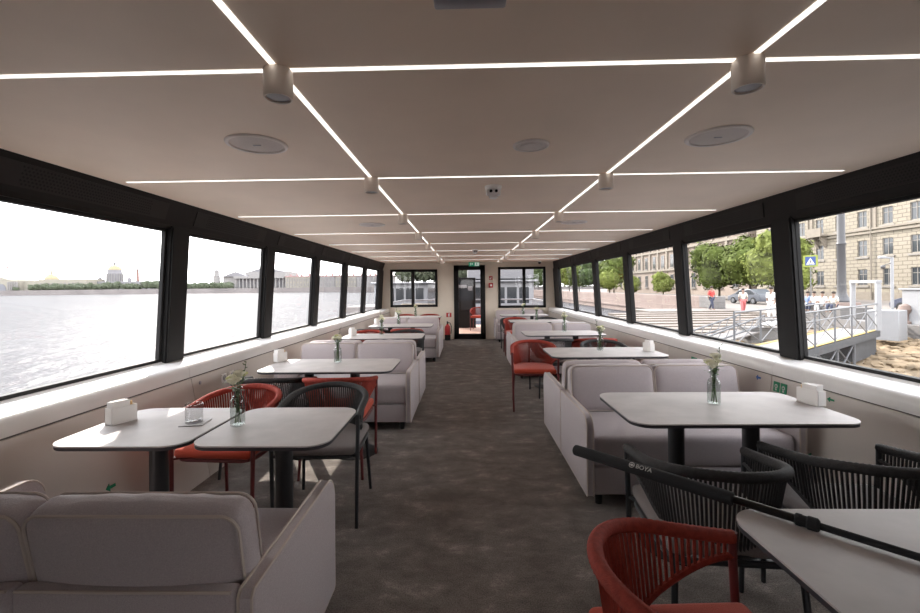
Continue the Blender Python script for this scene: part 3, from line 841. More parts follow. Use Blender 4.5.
tme = bpy.data.meshes.new_from_object(tmp.evaluated_get(bpy.context.evaluated_depsgraph_get())); bpy.data.objects.remove(tmp); bpy.data.curves.remove(cu)
tx = bpy.data.objects.new('lettering', tme); C.objects.link(tx); tme.materials.clear(); tme.materials.append(M['inkwhite']); tx.parent = grip
ang = R(22)
tx.location = (.252, -math.sin(ang)*.0208, math.cos(ang)*.0208); tx.rotation_euler = (ang, 0, 0)
bm = NB()
ring = [(.0075, .0105)]
for r0, r1 in ((.0078, .0100), (.0, .0046)):
    n = 24
    a = [bm.verts.new((r0*math.cos(2*PI*j/n), r0*math.sin(2*PI*j/n), 0)) for j in range(n)] if r0 else None
    b = [bm.verts.new((r1*math.cos(2*PI*j/n), r1*math.sin(2*PI*j/n), 0)) for j in range(n)]
    if a:
        for j in range(n): bm.faces.new((a[j], b[j], b[(j+1) % n], a[(j+1) % n]))
    else: bm.faces.new(b)
for w in (-1, 1): box(bm, w*.0062-.0012, w*.0062+.0012, -.0012, .0012, -.0003, .0003)
e = build('emblem', bm, M['inkwhite'], grip, False); e.location = (.238, -math.sin(ang)*.0211, math.cos(ang)*.0211); e.rotation_euler = (ang, 0, 0)

# ------------------------------------------------------------------ outside: river, far bank, quay
ZW, ZS = -1.7, -.5
X_ = {}
X_['water'] = water_mat()
X_['granite'] = brick_mat('pink_granite', (0.159, 0.115, 0.098), (0.180, 0.134, 0.115), (0.120, 0.089, 0.076), 1.6, .55, .012, .3)
X_['granite_grey'] = brick_mat('grey_granite', (0.122, 0.114, 0.109), (0.140, 0.132, 0.127), (0.082, 0.077, 0.075), 1.3, .45, .015, .4)
X_['paving'] = mat('quay_paving', (.115, .097, .083), .85, var=.12, vscale=1.2)
X_['step'] = mat('step_granite', (0.119, 0.095, 0.078), .8, var=.12, vscale=2)
X_['riser'] = mat('step_riser', (0.116, 0.093, 0.076), .8, var=.15, vscale=3)
X_['rubble'] = mat('rubble_stone', (.175, .130, .084), .9, var=.5, vscale=1.6, bump=.6, bscale=4, spec=.1)
X_['fac'] = brick_mat('rusticated_stone', (0.208, 0.181, 0.136), (0.227, 0.195, 0.150), (0.114, 0.095, 0.072), .95, .42, .035, .8)
X_['facsm'] = mat('facade_plaster', (0.204, 0.177, 0.136), .85, var=.06, vscale=1)
X_['facpeach'] = mat('facade_peach', (0.200, 0.158, 0.127), .85, var=.06, vscale=.6)
X_['trimst'] = mat('stone_trim', (0.181, 0.154, 0.122), .8, var=.1, vscale=2)
X_['wf'] = mat('sash_frame', (0.181, 0.163, 0.144), .6)
X_['wg'] = mat('sash_glass', (0.046, 0.050, 0.054), .08)
X_['trunk'] = mat('tree_bark', (0.041, 0.032, 0.022), .9, bump=.5, bscale=20)
def leafmat(n, c): return mat(n, c, .8, var=.35, vscale=.9, spec=.08)
X_['leaf1'] = leafmat('foliage_mid', (.060, .076, .018)); X_['leaf2'] = leafmat('foliage_light', (.105, .122, .030)); X_['leaf3'] = leafmat('foliage_far', (0.045, 0.063, 0.024))
X_['haze_tree'] = mat('far_foliage', (0.072, 0.086, 0.051), .9, var=.3, vscale=.06)  # far bank colours, this and the next lines, paled to imitate haze
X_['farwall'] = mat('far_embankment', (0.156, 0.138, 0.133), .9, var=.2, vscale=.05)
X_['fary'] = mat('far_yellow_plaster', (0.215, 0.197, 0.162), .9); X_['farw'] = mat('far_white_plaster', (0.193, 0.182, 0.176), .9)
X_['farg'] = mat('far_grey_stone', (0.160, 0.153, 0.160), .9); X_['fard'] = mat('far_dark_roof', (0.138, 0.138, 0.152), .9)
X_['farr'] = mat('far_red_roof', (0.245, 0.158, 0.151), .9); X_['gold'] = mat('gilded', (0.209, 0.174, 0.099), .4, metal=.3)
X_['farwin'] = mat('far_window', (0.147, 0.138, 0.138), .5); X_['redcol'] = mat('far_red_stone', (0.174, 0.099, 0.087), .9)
X_['galv'] = mat('gangway_frame', (.075, .075, .08), .6)
X_['deckwood'] = mat('deck_boards', (.42, .26, .19), .6, var=.1, vscale=6, stretch=(8, .4, 1))
X_['boatw'] = mat('boat_white', (0.227, 0.227, 0.236), .4); X_['boatwin'] = mat('boat_window', (0.022, 0.025, 0.029), .1); X_['boatblue'] = mat('boat_blue_grey', (0.109, 0.114, 0.144), .5)
X_['yellow'] = mat('yellow_edge', (0.218, 0.144, 0.021), .6); X_['alu'] = mat('gangway_rail', (.085, .085, .09), .5)
X_['dkplat'] = mat('gangway_underside', (0.032, 0.032, 0.034), .8, var=.2, vscale=4); X_['gdeck'] = mat('gangway_deck', (0.154, 0.140, 0.132), .8)
X_['whitebox'] = mat('white_panel', (0.212, 0.212, 0.218), .5); X_['iron'] = mat('cast_iron', (0.039, 0.037, 0.039), .5, bump=.1, bscale=40)
X_['skin'] = mat('skin', (0.190, 0.118, 0.086), .6); X_['hair'] = mat('hair_brown', (0.022, 0.014, 0.009), .8)
for n_, c_ in (('red', (.42, .04, .035)), ('white', (.5, .5, .5)), ('navy', (.03, .035, .06)), ('cream', (.45, .40, .33)), ('blue', (.12, .16, .26)), ('rose', (.40, .10, .10))):
    X_['cloth_'+n_] = mat('cloth_'+n_, c_, .85)
X_['carblue'] = mat('car_navy', (0.022, 0.027, 0.050), .3); X_['cargrey'] = mat('car_grey', (0.072, 0.077, 0.090), .3); X_['tyre'] = mat('tyre', (0.007, 0.007, 0.007), .8)
X_['sgnb'] = mat('sign_crossing_blue', (0.014, 0.041, 0.163), .5); X_['sgny'] = mat('sign_lime', (0.190, 0.218, 0.022), .5)

bm = NB(); bmesh.ops.create_grid(bm, x_segments=1, y_segments=1, size=1500, matrix=Matrix.Translation((0, 0, ZW)))
tag(build('river_water', bm, X_['water'], None, False), 'wide pale rippled river outside the left windows', 'water', None, 'stuff')
def sbox(name, m, *b, bev=0):
    bm = NB(); box(bm, *b, bev=bev); return struct(name, bm, m)
sbox('street', X_['paving'], 20, 120, 5, 260, -3, ZS)
sbox('landing', X_['paving'], 13.5, 20.02, 31.9, 35.6, -3, ZS)
# quay wall with parapet and ledge
bm = NB(); box(bm, 19.6, 20.4, 35.5, 260, -3, ZS+.05); box(bm, 19.75, 20.25, 35.5, 260, ZS, .44, .02); box(bm, 19.45, 20.4, 35.5, 260, -1.10, -.96)
struct('quay_wall', bm, X_['granite'])
sbox('quay_wall', X_['granite_grey'], 19.7, 20.3, 5, 23.2, -3, ZS+.02)
bm = NB(); box(bm, 19.6, 20.6, 34.6, 36.6, ZS, .47, .03); struct('quay_pedestal', bm, X_['granite_grey'])
# broad steps, running down to the water
bm = NB()
for k in range(9):
    y1 = 32-1.0*k; z = ZS-.085*k
    box(bm, 10.5, 24, y1-1.0, y1+.02, -3, z-.085, .015, 1)
struct('quay_steps', bm, X_['step'])
sbox('quay_wall', X_['granite_grey'], 19.8, 21.5, 23.2, 26.4, -3, .13, bev=.02)
sbox('quay_block', X_['granite_grey'], 14.2, 16.2, 21.8, 22.8, -2.2, -.75, bev=.03)
# rubble bank
rnd = random.Random(5)
bm = NB()
nx, ny = 46, 60
gv = [[None]*(ny+1) for _ in range(nx+1)]
for i in range(nx+1):
    for j in range(ny+1):
        x = 7.5+12.6*i/nx; y = 6+18*j/ny
        z = -2.0+.95*(i/nx)**1.2
        gv[i][j] = bm.verts.new((x, y, z+rnd.uniform(-.05, .05)))
for i in range(nx):
    for j in range(ny): bm.faces.new((gv[i][j], gv[i+1][j], gv[i+1][j+1], gv[i][j+1]))
struct('riverbank', bm, X_['rubble'])
bm = NB()
for k in range(900):
    x = rnd.uniform(9, 19.7); y = rnd.uniform(8, 23); z = -2.0+.95*((x-7.5)/12.6)**1.2
    r = rnd.uniform(.10, .26)
    q = bmesh.ops.create_icosphere(bm, subdivisions=1, radius=r)
    mt = Matrix.Rotation(rnd.uniform(0, 6), 3, 'Z')
    for v in q['verts']: v.co = mt @ Vector((v.co.x*1.3, v.co.y, v.co.z*.55))*rnd.uniform(.85, 1.1)+Vector((x, y, z))
tag(build('rubble_stones', bm, X_['rubble'], None, False), 'loose brown rubble stones covering the bank below the quay', 'stones', None, 'stuff')

# leaf clouds
def leafcloud(name, cs, n, size, m, parent, seed=0, core=True):
    rnd = random.Random(seed); vs = []; fs = []
    tot = sum(c[3]**2 for c in cs)
    for (cx, cy, cz, r, fz) in cs:
        k = int(n*r*r/tot)
        for _ in range(k):
            d = Vector((rnd.gauss(0, 1), rnd.gauss(0, 1), rnd.gauss(0, 1))).normalized()
            lump = 1+.12*math.sin(d.x*6+seed)*math.sin(d.y*5+cx)+.10*math.sin(d.z*8+cy)
            p = Vector((cx, cy, cz))+Vector((d.x*r, d.y*r, d.z*r*fz))*lump*rnd.uniform(.78, 1.04)
            nrm = (d+Vector((rnd.uniform(-.8, .8), rnd.uniform(-.8, .8), rnd.uniform(-.5, .9)))).normalized()
            a = nrm.orthogonal().normalized(); b = nrm.cross(a); an = rnd.uniform(0, 6.28)
            a, b = a*math.cos(an)+b*math.sin(an), b*math.cos(an)-a*math.sin(an)
            s = size*rnd.uniform(.6, 1.3); i = len(vs)
            vs += [p-a*s, p-b*s*.55, p+a*s, p+b*s*.55]; fs.append((i, i+1, i+2, i+3))
    bm = NB()
    V = [bm.verts.new(v) for v in vs]
    for f in fs: bm.faces.new([V[i] for i in f])
    if core:
        for (cx, cy, cz, r, fz) in cs: ico(bm, (cx, cy, cz), r*.86, 2, (1, 1, fz), .06, seed)
    return build(name, bm, m, parent, False)
def tree(x, y, base, cs, n, size, m, lab, seed, group='trees along the quay street', trunk_r=.16):
    t = thing('tree', lab, 'tree', (x, y, base), 0, group)
    leafcloud('crown', [(c[0], c[1], c[2]-base, c[3], c[4]) for c in cs], n, size, m, t, seed)
    zc = min(c[2]-base-c[3]*c[4]*.5 for c in cs)
    bm = NB(); tube(bm, [(0, 0, 0), (.03, 0, zc*.5), (0, .04, max(zc, .6)+.8)], [trunk_r, trunk_r*.85, trunk_r*.6], 8); build('trunk', bm, X_['trunk'], t)
def cl(z, r, k, seed, spread=.5, fz=.9):
    rnd = random.Random(seed)
    return [(0, 0, z, r*.85, fz)]+[(rnd.uniform(-1, 1)*r*spread, rnd.uniform(-1, 1)*r*spread, z+rnd.uniform(-.4, .55)*r, r*rnd.uniform(.4, .6), fz) for _ in range(k)]
tree(34.0, 58.5, ZS, cl(3.6, 3.8, 9, 1), 4200, .24, X_['leaf1'], 'large round street tree, leftmost of three behind the person in red', 1)
tree(34.5, 53.0, ZS, cl(4.0, 4.0, 9, 2), 4200, .24, X_['leaf1'], 'large round street tree standing between two others behind the walkers', 2)
tree(33.5, 47.4, ZS, cl(3.7, 3.7, 8, 3), 4200, .24, X_['leaf2'], 'large light green street tree nearest the pale stone building', 3)
tree(32.0, 70.5, ZS, cl(1.7, 2.0, 5, 4, .4), 2600, .17, X_['leaf2'], 'rounded clipped tree behind the pink parapet, nearer of the pair', 4, trunk_r=.1)
tree(32.0, 83.5, ZS, cl(1.6, 1.9, 5, 5, .4), 2200, .17, X_['leaf2'], 'rounded clipped tree behind the pink parapet, farther of the pair', 5, trunk_r=.1)
tree(31.5, 95.0, ZS, cl(2.6, 2.8, 6, 6), 2200, .24, X_['leaf2'], 'bright green bushy tree beyond the clipped pair on the quay', 6)
tree(34.5, 101., ZS, cl(5.0, 4.4, 8, 7), 2600, .34, X_['leaf1'], 'tall dark tree above the bright bushy one on the quay', 7)
tree(34.0, 114., ZS, cl(4.6, 4.3, 8, 8), 2200, .36, X_['leaf3'], 'tall quay tree seen in the third right window from the end', 8)
tree(33.0, 126., ZS, cl(4.4, 4.2, 8, 9), 2000, .38, X_['leaf1'], 'tall quay tree seen in the second right window from the end', 9)
tree(34.0, 142., ZS, cl(4.6, 4.4, 8, 10), 1800, .42, X_['leaf2'], 'tall quay tree far down the street in the second last right window', 10)
tree(33.0, 165., ZS, cl(5.2, 5.0, 8, 11), 1700, .48, X_['leaf3'], 'far quay tree seen in the last right window', 11)
tree(33.0, 195., ZS, cl(5.6, 5.4, 8, 12), 1600, .55, X_['leaf3'], 'farthest quay tree at the end of the right bank', 12)

# facades
def sash(parent, x, y, z, w, h, first=None, tall=False):
    if first is None:
        bm = NB(); e = .07
        for q in ((-w/2, w/2, -h/2, -h/2+e), (-w/2, w/2, h/2-e, h/2), (-w/2, -w/2+e, -h/2, h/2), (w/2-e, w/2, -h/2, h/2), (-e*.45, e*.45, -h/2, h/2), (-w/2, w/2, h*.18-e*.4, h*.18+e*.4)):
            box(bm, -.04, .06, q[0], q[1], q[2], q[3])
        for q in ((-w/2-.22, w/2+.22, -h/2-.26, -h/2-.08),): box(bm, -.22, .06, q[0], q[1], q[2], q[3])
        f = build('window', bm, X_['wf'], parent, False, (x, y, z))
        bm = NB(); box(bm, .0, .03, -w/2, w/2, -h/2, h/2); build('pane', bm, X_['wg'], f, False); return f
    c = copy_tree(first, parent); c.location = (x, y, z); return c
t = thing('stone_building', 'pale rusticated stone building behind the quay, seen through the nearest right window', 'building', (46, 52, ZS))
rowsz = [2.1-ZS, 5.43-ZS, 8.8-ZS, 12.1-ZS]; cols = [-10.1+3.0*k for k in range(9)]
w_, h_ = 1.18, 1.85
bm = NB(); ys = sorted([-13, 17]+[c-w_/2 for c in cols]+[c+w_/2 for c in cols])
def wallstrip(y0, y1, z0, z1): box(bm, 0, .5, y0, y1, z0, z1)
zs = [0]+[v for r_ in rowsz for v in (r_-h_/2, r_+h_/2)]+[15]
split = 7.6-ZS
for k in range(0, len(zs)-1):
    if k % 2 == 0: wallstrip(-13, 17, zs[k], zs[k+1])
    else:
        for a, b in zip(ys[::2], ys[1::2]): wallstrip(a, b, zs[k], zs[k+1])
box(bm, .3, 12, -13, 17, 0, 15)
build('wall', bm, X_['fac'], t, False)
bm = NB()
for z in (7.55-ZS, 7.15-ZS): box(bm, -.22, .1, -13, 17, z-.10, z+.12)
box(bm, -.12, .1, -13, 17, 0, .9)
for y in (-2.6, 6.2): box(bm, -.14, .02, y-.3, y+.3, 7.6-ZS, 15)
build('ledge', bm, X_['trimst'], t, False)
bm = NB()
bm.free()
for y in (-2.35, 6.5):
    bm = NB(); tube(bm, [(-.2, y, 0), (-.2, y, 15)], .07, 8); build('downpipe', bm, X_['trimst'], t)
bm = NB(); box(bm, -1.1, 0, 3.4, 5.6, 7.4-ZS, 7.6-ZS); prism(bm, [(-.9, 7.4-ZS), (0, 7.4-ZS), (0, 5.9-ZS)], 'y', 3.7, 4.0); prism(bm, [(-.9, 7.4-ZS), (0, 7.4-ZS), (0, 5.9-ZS)], 'y', 5.0, 5.3); box(bm, -1.1, -.95, 3.4, 5.6, 7.6-ZS, 8.5-ZS)
build('balcony', bm, X_['trimst'], t, False)
f0 = None
for z in rowsz:
    for y in cols:
        f = sash(t, .12, y, z, w_, h_, f0); f0 = f0 or f
t = thing('peach_building', 'peach coloured palace front with tall windows above the clipped quay trees', 'building', (46, 105, ZS))
bm = NB(); box(bm, 0, 12, -34, 36, 0, 16.5); build('wall', bm, X_['facpeach'], t, False)
bm = NB()
for z in (5.2, 9.6, 15.6): box(bm, -.35, .1, -34, 36, z, z+.45)
for k in range(16): box(bm, -.3, .1, -33+4.5*k-.35, -33+4.5*k+.35, 5.4, 15.6)
build('ledge', bm, X_['trimst'], t, False)
f0 = None
for z in (2.9, 7.4, 12.3):
    for k in range(15):
        f = sash(t, -.06, -30.7+4.5*k, z, 1.5, 2.9, f0); f0 = f0 or f

# people
def skinmesh(name, pts, edges, rad, m, parent=None, root=0, lev=2):
    me = bpy.data.meshes.new(name+'_bones'); bm = NB(); ly = bm.verts.layers.skin.verify(); V = []
    for i, p in enumerate(pts):
        v = bm.verts.new(p); r = rad[i]; v[ly].radius = (r, r) if not isinstance(r, tuple) else r; v[ly].use_root = (i == root); V.append(v)
    for a, b in edges: bm.edges.new((V[a], V[b]))
    bm.to_mesh(me); bm.free()
    o = bpy.data.objects.new(name, me); C.objects.link(o)
    s = o.modifiers.new('s', 'SKIN'); s.use_smooth_shade = True
    u = o.modifiers.new('u', 'SUBSURF'); u.levels = lev; u.render_levels = lev
    dg = bpy.context.evaluated_depsgraph_get(); me2 = bpy.data.meshes.new_from_object(o.evaluated_get(dg))
    bpy.data.objects.remove(o); me2.name = name
    o = bpy.data.objects.new(name, me2); C.objects.link(o); me2.materials.clear(); me2.materials.append(m)
    me2.polygons.foreach_set('use_smooth', [True]*len(me2.polygons))
    if parent: o.parent = parent
    return o
def person(lab, loc, rz, shirt, trousers, h=1.72, pose='stand', hair='hair', stride=.25):
    k = h/1.75
    if pose == 'sit': hip, kn = .12, None
    z0 = .92 if pose != 'sit' else .12
    J = {}
    J['pelvis'] = (0, 0, z0); J['waist'] = (0, .0, z0+.16); J['chest'] = (0, .01, z0+.38); J['neck'] = (0, .01, z0+.56); J['head0'] = (0, .02, z0+.64); J['head1'] = (0, .03, z0+.76)
    for s, n in ((-1, 'l'), (1, 'r')):
        J['sh'+n] = (s*.19, .0, z0+.48)
        sw = (.12 if n == 'l' else -.12) if pose == 'stand' else .12
        J['el'+n] = (s*.25, -.02+sw*.4, z0+.20); J['wr'+n] = (s*.23, .06+sw*.9, z0-.03); J['ha'+n] = (s*.22, .09+sw, z0-.11)
        J['hip'+n] = (s*.09, 0, z0-.05)
        if pose == 'sit': J['kn'+n] = (s*.11, .42, z0+.02); J['an'+n] = (s*.11, .45, z0-.38); J['to'+n] = (s*.12, .60, z0-.42)
        else:
            st = stride*(1 if n == 'r' else -1)
            J['kn'+n] = (s*.10, .05+st*.45, .49); J['an'+n] = (s*.10, st-.03, .08); J['to'+n] = (s*.11, st+.13, .035)
    keys = list(J); ix = {a: i for i, a in enumerate(keys)}
    E_ = [('pelvis', 'waist'), ('waist', 'chest'), ('chest', 'neck'), ('neck', 'head0'), ('head0', 'head1')]
    for n in 'lr': E_ += [('chest', 'sh'+n), ('sh'+n, 'el'+n), ('el'+n, 'wr'+n), ('wr'+n, 'ha'+n), ('pelvis', 'hip'+n), ('hip'+n, 'kn'+n), ('kn'+n, 'an'+n), ('an'+n, 'to'+n)]
    rad = {'pelvis': .13, 'waist': .12, 'chest': .135, 'neck': .055, 'head0': .085, 'head1': .095, 'sh': .065, 'el': .045, 'wr': .032, 'ha': .035, 'hip': .10, 'kn': .062, 'an': .042, 'to': .038}
    rr = [rad.get(a, rad.get(a[:-1])) for a in keys]
    body = skinmesh('person', [Vector(J[a])*k for a in keys], [(ix[a], ix[b]) for a, b in E_], [r*k for r in rr], X_['skin'])
    body.location = loc; body.rotation_euler = (0, 0, rz); tag(body, lab, 'person', 'people on the quay')
    sub = ['pelvis', 'waist', 'chest', 'shl', 'shr', 'ell', 'elr']; si = {a: i for i, a in enumerate(sub)}
    skinmesh('shirt', [Vector(J[a])*k for a in sub], [(si['pelvis'], si['waist']), (si['waist'], si['chest']), (si['chest'], si['shl']), (si['chest'], si['shr']), (si['shl'], si['ell']), (si['shr'], si['elr'])], [(rad.get(a, rad.get(a[:-1]))+.02)*k for a in sub], shirt, body)
    sub = ['pelvis', 'hipl', 'hipr', 'knl', 'knr', 'anl', 'anr']; si = {a: i for i, a in enumerate(sub)}
    skinmesh('trousers', [Vector(J[a])*k for a in sub], [(0, si['hipl']), (0, si['hipr']), (si['hipl'], si['knl']), (si['hipr'], si['knr']), (si['knl'], si['anl']), (si['knr'], si['anr'])], [(rad.get(a, rad.get(a[:-1]))+.022)*k for a in sub], trousers, body)
    bm = NB(); p = Vector(J['head1'])*k; ico(bm, (p.x, p.y-.015, p.z+.03), .108*k, 2, (1, 1.05, .9)); build('hair', bm, X_[hair], body)
    bm = NB(); ico(bm, (p.x, p.y+.10*k, p.z-.03*k), .02*k, 1, (.7, 1, 1.2)); build('nose', bm, X_['skin'], body)
    return body
person('person in a red shirt and dark trousers walking on the quay', (18.6, 33.0, ZS), R(200), X_['cloth_red'], X_['cloth_navy'], 1.78)
person('person in pale top and red trousers walking on the quay steps', (20.0, 31.5, ZS-.13), R(160), X_['cloth_cream'], X_['cloth_rose'], 1.74)
person('person dressed in white standing behind the gangway railing', (17.15, 24.55, ZS-1.17), R(120), X_['cloth_white'], X_['cloth_white'], 1.75, stride=.08).location.z = ZS-.02
bm = NB(); box(bm, 16.6, 17.7, 24.1, 25.0, -2.4, ZS-.02, .03); struct('quay_block', bm, X_['granite_grey'])
for i, (x, y, sh, lab) in enumerate(((20.05, 25.66, 'blue', 'person in pale blue sitting on the granite wall, leftmost of four'), (20.05, 25.2, 'white', 'person in white sitting second from left on the granite wall'), (20.05, 24.62, 'white', 'person in white sitting third from left on the granite wall'), (20.05, 23.9, 'cream', 'person in cream leaning back on the wall beside the lamp base'))):
    person(lab, (x, y, .13), R(82+9*i), X_['cloth_'+sh], X_['cloth_navy'] if i % 2 else X_['cloth_white'], 1.5, 'sit')

# lamp post
t = thing('lamp_post', 'tall dark cast iron lamp column on a pink plinth behind the gangway', 'lamp post', (22.7, 26.5, ZS))
bm = NB(); box(bm, -.62, .62, -.62, .62, 0, .78, .03); build('plinth', bm, X_['granite'], t)
bm = NB(); lathe(bm, [(.52, .78), (.52, .88), (.40, .98), (.30, 1.15), (.24, 1.35), (.22, 1.6), (.20, 4.2), (.25, 4.3), (.20, 4.4), (.17, 9.6)], 24); build('column', bm, X_['iron'], t)
for s in (-1, 1):
    bm = NB(); tube(bm, [(0, 0, 9.2), (0, s*.5, 9.6), (0, s*.9, 9.4)], .05, 8); build('bracket', bm, X_['iron'], t)
    bm = NB(); lathe(bm, [(.05, 9.35), (.22, 9.2), (.25, 8.9), (.12, 8.7)], 16, 0, s*.9); build('lantern', bm, X_['whitebox'], t)
# crossing sign
t = thing('crossing_sign', 'blue pedestrian crossing sign with a lime border before the stone building', 'sign', (24.1, 30.6, ZS))
bm = NB(); tube(bm, [(.03, 0, 0), (.03, 0, 3.95)], .035, 8); build('post', bm, X_['alu'], t)
sg = NB(); box(sg, -.02, .02, -.40, .40, 3.1, 3.9, .01, 1); bd = build('border_board', sg, X_['sgny'], t, False)
sg = NB(); box(sg, -.03, -.02, -.29, .29, 3.2, 3.8); f = build('sign_face', sg, X_['sgnb'], t, False)
sg = NB(); prism(sg, [(-.24, 3.26), (.24, 3.26), (0, 3.72)], 'x', -.036, -.03); tr = build('triangle', sg, X_['cloth_white'], f, False)
sg = NB(); prism(sg, [(.03*math.cos(a), 3.56+.03*math.sin(a)) for a in [2*PI*i/10 for i in range(10)]], 'x', -.042, -.036)
for a, b in (((0, 3.52), (.01, 3.42)), ((.01, 3.42), (-.05, 3.29)), ((.01, 3.42), (.06, 3.29)), ((0, 3.50), (-.06, 3.43)), ((0, 3.5), (.06, 3.44))): tube(sg, [(-.039, a[0], a[1]), (-.039, b[0], b[1])], .014, 5)
build('walking_figure', sg, X_['cloth_navy'], f, False)
t.rotation_euler = (0, 0, R(40))
# security pole
t = thing('camera_pole', 'slim white pole with a small camera beside the gangway gate', 'pole', (18.9, 19.5, ZS))
bm = NB(); tube(bm, [(0, 0, 0), (0, 0, 3.05)], .06, 10); tube(bm, [(0, 0, 3.0), (-.3, .1, 3.05)], .03, 8); build('post', bm, X_['whitebox'], t)
bm = NB(); box(bm, -.48, -.2, .02, .16, 3.0, 3.12, .02); build('lamp_head', bm, X_['whitebox'], t)
bm = NB(); ico(bm, (-.34, .05, 2.62), .09, 2); tube(bm, [(0, 0, 2.8), (-.3, .05, 2.7)], .02, 6); build('camera_ball', bm, X_['iron'], t)

# gangway
gd = Vector((.8, .6, 0)); gn = Vector((-.6, .8, 0)); G0 = Vector((8.6, 11.55, -.45))
t = thing('gangway', 'metal gangway with yellow edged deck leading up to the quay', 'gangway', G0, math.atan2(.6, .8))
GLn, GW = 9.6, 1.4
bm = NB(); box(bm, 0, GLn, 0, GW, -.06, 0); build('deck', bm, X_['gdeck'], t, False)
for y in (.06, GW-.18):
    bm = NB(); box(bm, 0, GLn, y, y+.12, 0, .012); build('yellow_strip', bm, X_['yellow'], t, False)
bm = NB(); box(bm, 0, GLn, -.02, .06, -.24, -.0); box(bm, 0, GLn, GW-.06, GW+.02, -.24, 0); box(bm, 6.6, GLn, .1, GW, -.95, -.06); build('side_beam', bm, X_['dkplat'], t, False)
for y in (0.02, GW-.02):
    bm = NB(); n = 5; st = GLn/n
    for i in range(n+1): tube(bm, [(i*st, y, -.1), (i*st, y, 1.05)], .028, 8)
    tube(bm, [(0, y, 1.05), (GLn, y, 1.05)], .028, 8); tube(bm, [(0, y, .78), (GLn, y, .78)], .018, 6)
    for i in range(n):
        tube(bm, [(i*st, y, .05), ((i+1)*st, y, .78)], .014, 6); tube(bm, [(i*st, y, .78), ((i+1)*st, y, .05)], .014, 6)
    build('railing', bm, X_['alu'], t)
bm = NB()
for i in range(4):
    x = .4+2.0*i
    for y in (.1, GW-.1): tube(bm, [(x, y, -.2), (x, y, -1.35)], .045, 8)
    if i < 3:
        for y in (.1, GW-.1):
            tube(bm, [(x, y, -.25), (x+2, y, -1.15)], .028, 6); tube(bm, [(x, y, -1.15), (x+2, y, -.25)], .028, 6)
            tube(bm, [(x, y, -1.2), (x+2, y, -1.2)], .03, 6)
build('support_frame', bm, X_['galv'], t)
t = thing('gate_frame', 'pale metal portal frame standing at the quay end of the gangway', 'gate', G0+gd*9.4, R(-20))
for y in (.0, 2.0):
    bm = NB(); box(bm, -.08, .08, y-.07, y+.07, 0, 1.86, .01, 1); build('post', bm, X_['whitebox'], t)
bm = NB(); box(bm, -.09, .09, -.09, 2.09, 1.86, 1.98, .01, 1); build('crossbar', bm, X_['whitebox'], t)
t = thing('ramp', 'lattice sided metal ramp sloping down to the water left of the gangway', 'ramp', (9.5, 17.9, -1.42), R(37))
for y in (0, 1.1):
    bm = NB(); Ln = 7.0; dz = .30
    def rp_(s, z): return (s*Ln, y, s*dz+z)
    tube(bm, [rp_(0, .55), rp_(1, .95)], .045, 8); tube(bm, [rp_(0, .25), rp_(1, .5)], .045, 8)
    for i in range(9): tube(bm, [rp_(i/8, .25+.25*i/8), rp_(min(1, (i+.5)/8), .55+.4*min(1, (i+.5)/8))], .02, 6)
    build('lattice_side', bm, X_['galv'], t)
bm = NB(); prism(bm, [(0, .2), (7, .5), (7, .43), (0, .12)], 'y', 0, 1.1); build('deck', bm, X_['gdeck'], t, False)
bm = NB(); ico(bm, (14.95, 21.6, -.58), .16, 2, (1.9, 1, 1), .15, 2); ico(bm, (15.35, 21.7, -.55), .13, 2, (1.2, 1, 1.1), .2, 5)
tag(build('white_bundle', bm, X_['cloth_white'], None), 'small white cloth bundle on the stone block behind the gangway', 'bundle')
t = thing('white_cabinet', 'white box cabinet mounted on the quay wall beside the gangway end', 'cabinet', (18.1, 18.9, -1.02), R(30))
bm = NB(); box(bm, -.5, .45, -.5, .5, .0, 1.27, .015, 1); build('body', bm, X_['whitebox'], t)
bm = NB(); box(bm, .45, 1.75, -.1, 0, .2, .3); box(bm, .45, 1.75, -.1, 0, .42, .5); build('wall_bracket', bm, X_['galv'], t, False)
t = thing('white_kiosk', 'tall white panelled booth on the quay at the right picture edge', 'booth', (21.6, 18.6, ZS))
bm = NB(); box(bm, -1.3, 1.3, -2.0, 1.9, 0, 1.58, .02, 1); build('body', bm, X_['whitebox'], t)
bm = NB(); box(bm, -1.38, 1.38, -2.08, 1.98, 1.58, 1.65, .01, 1); build('roof', bm, X_['whitebox'], t)
bm = NB()
for y in (-.7, .6): box(bm, -1.312, -1.30, y-.01, y+.01, .05, 1.55)
build('panel_seam', bm, X_['alu'], t, False)
bm = NB(); lathe(bm, [(.24, 0), (.24, .1), (.13, .16), (.13, .45), (.2, .52), (.26, .66), (.2, .84), (.05, .92)], 20); o = build('stone_bollard', bm, X_['granite']); o.location = (20.25, 20.3, ZS+.02); tag(o, 'round topped pink stone bollard behind the white box cabinet', 'bollard')
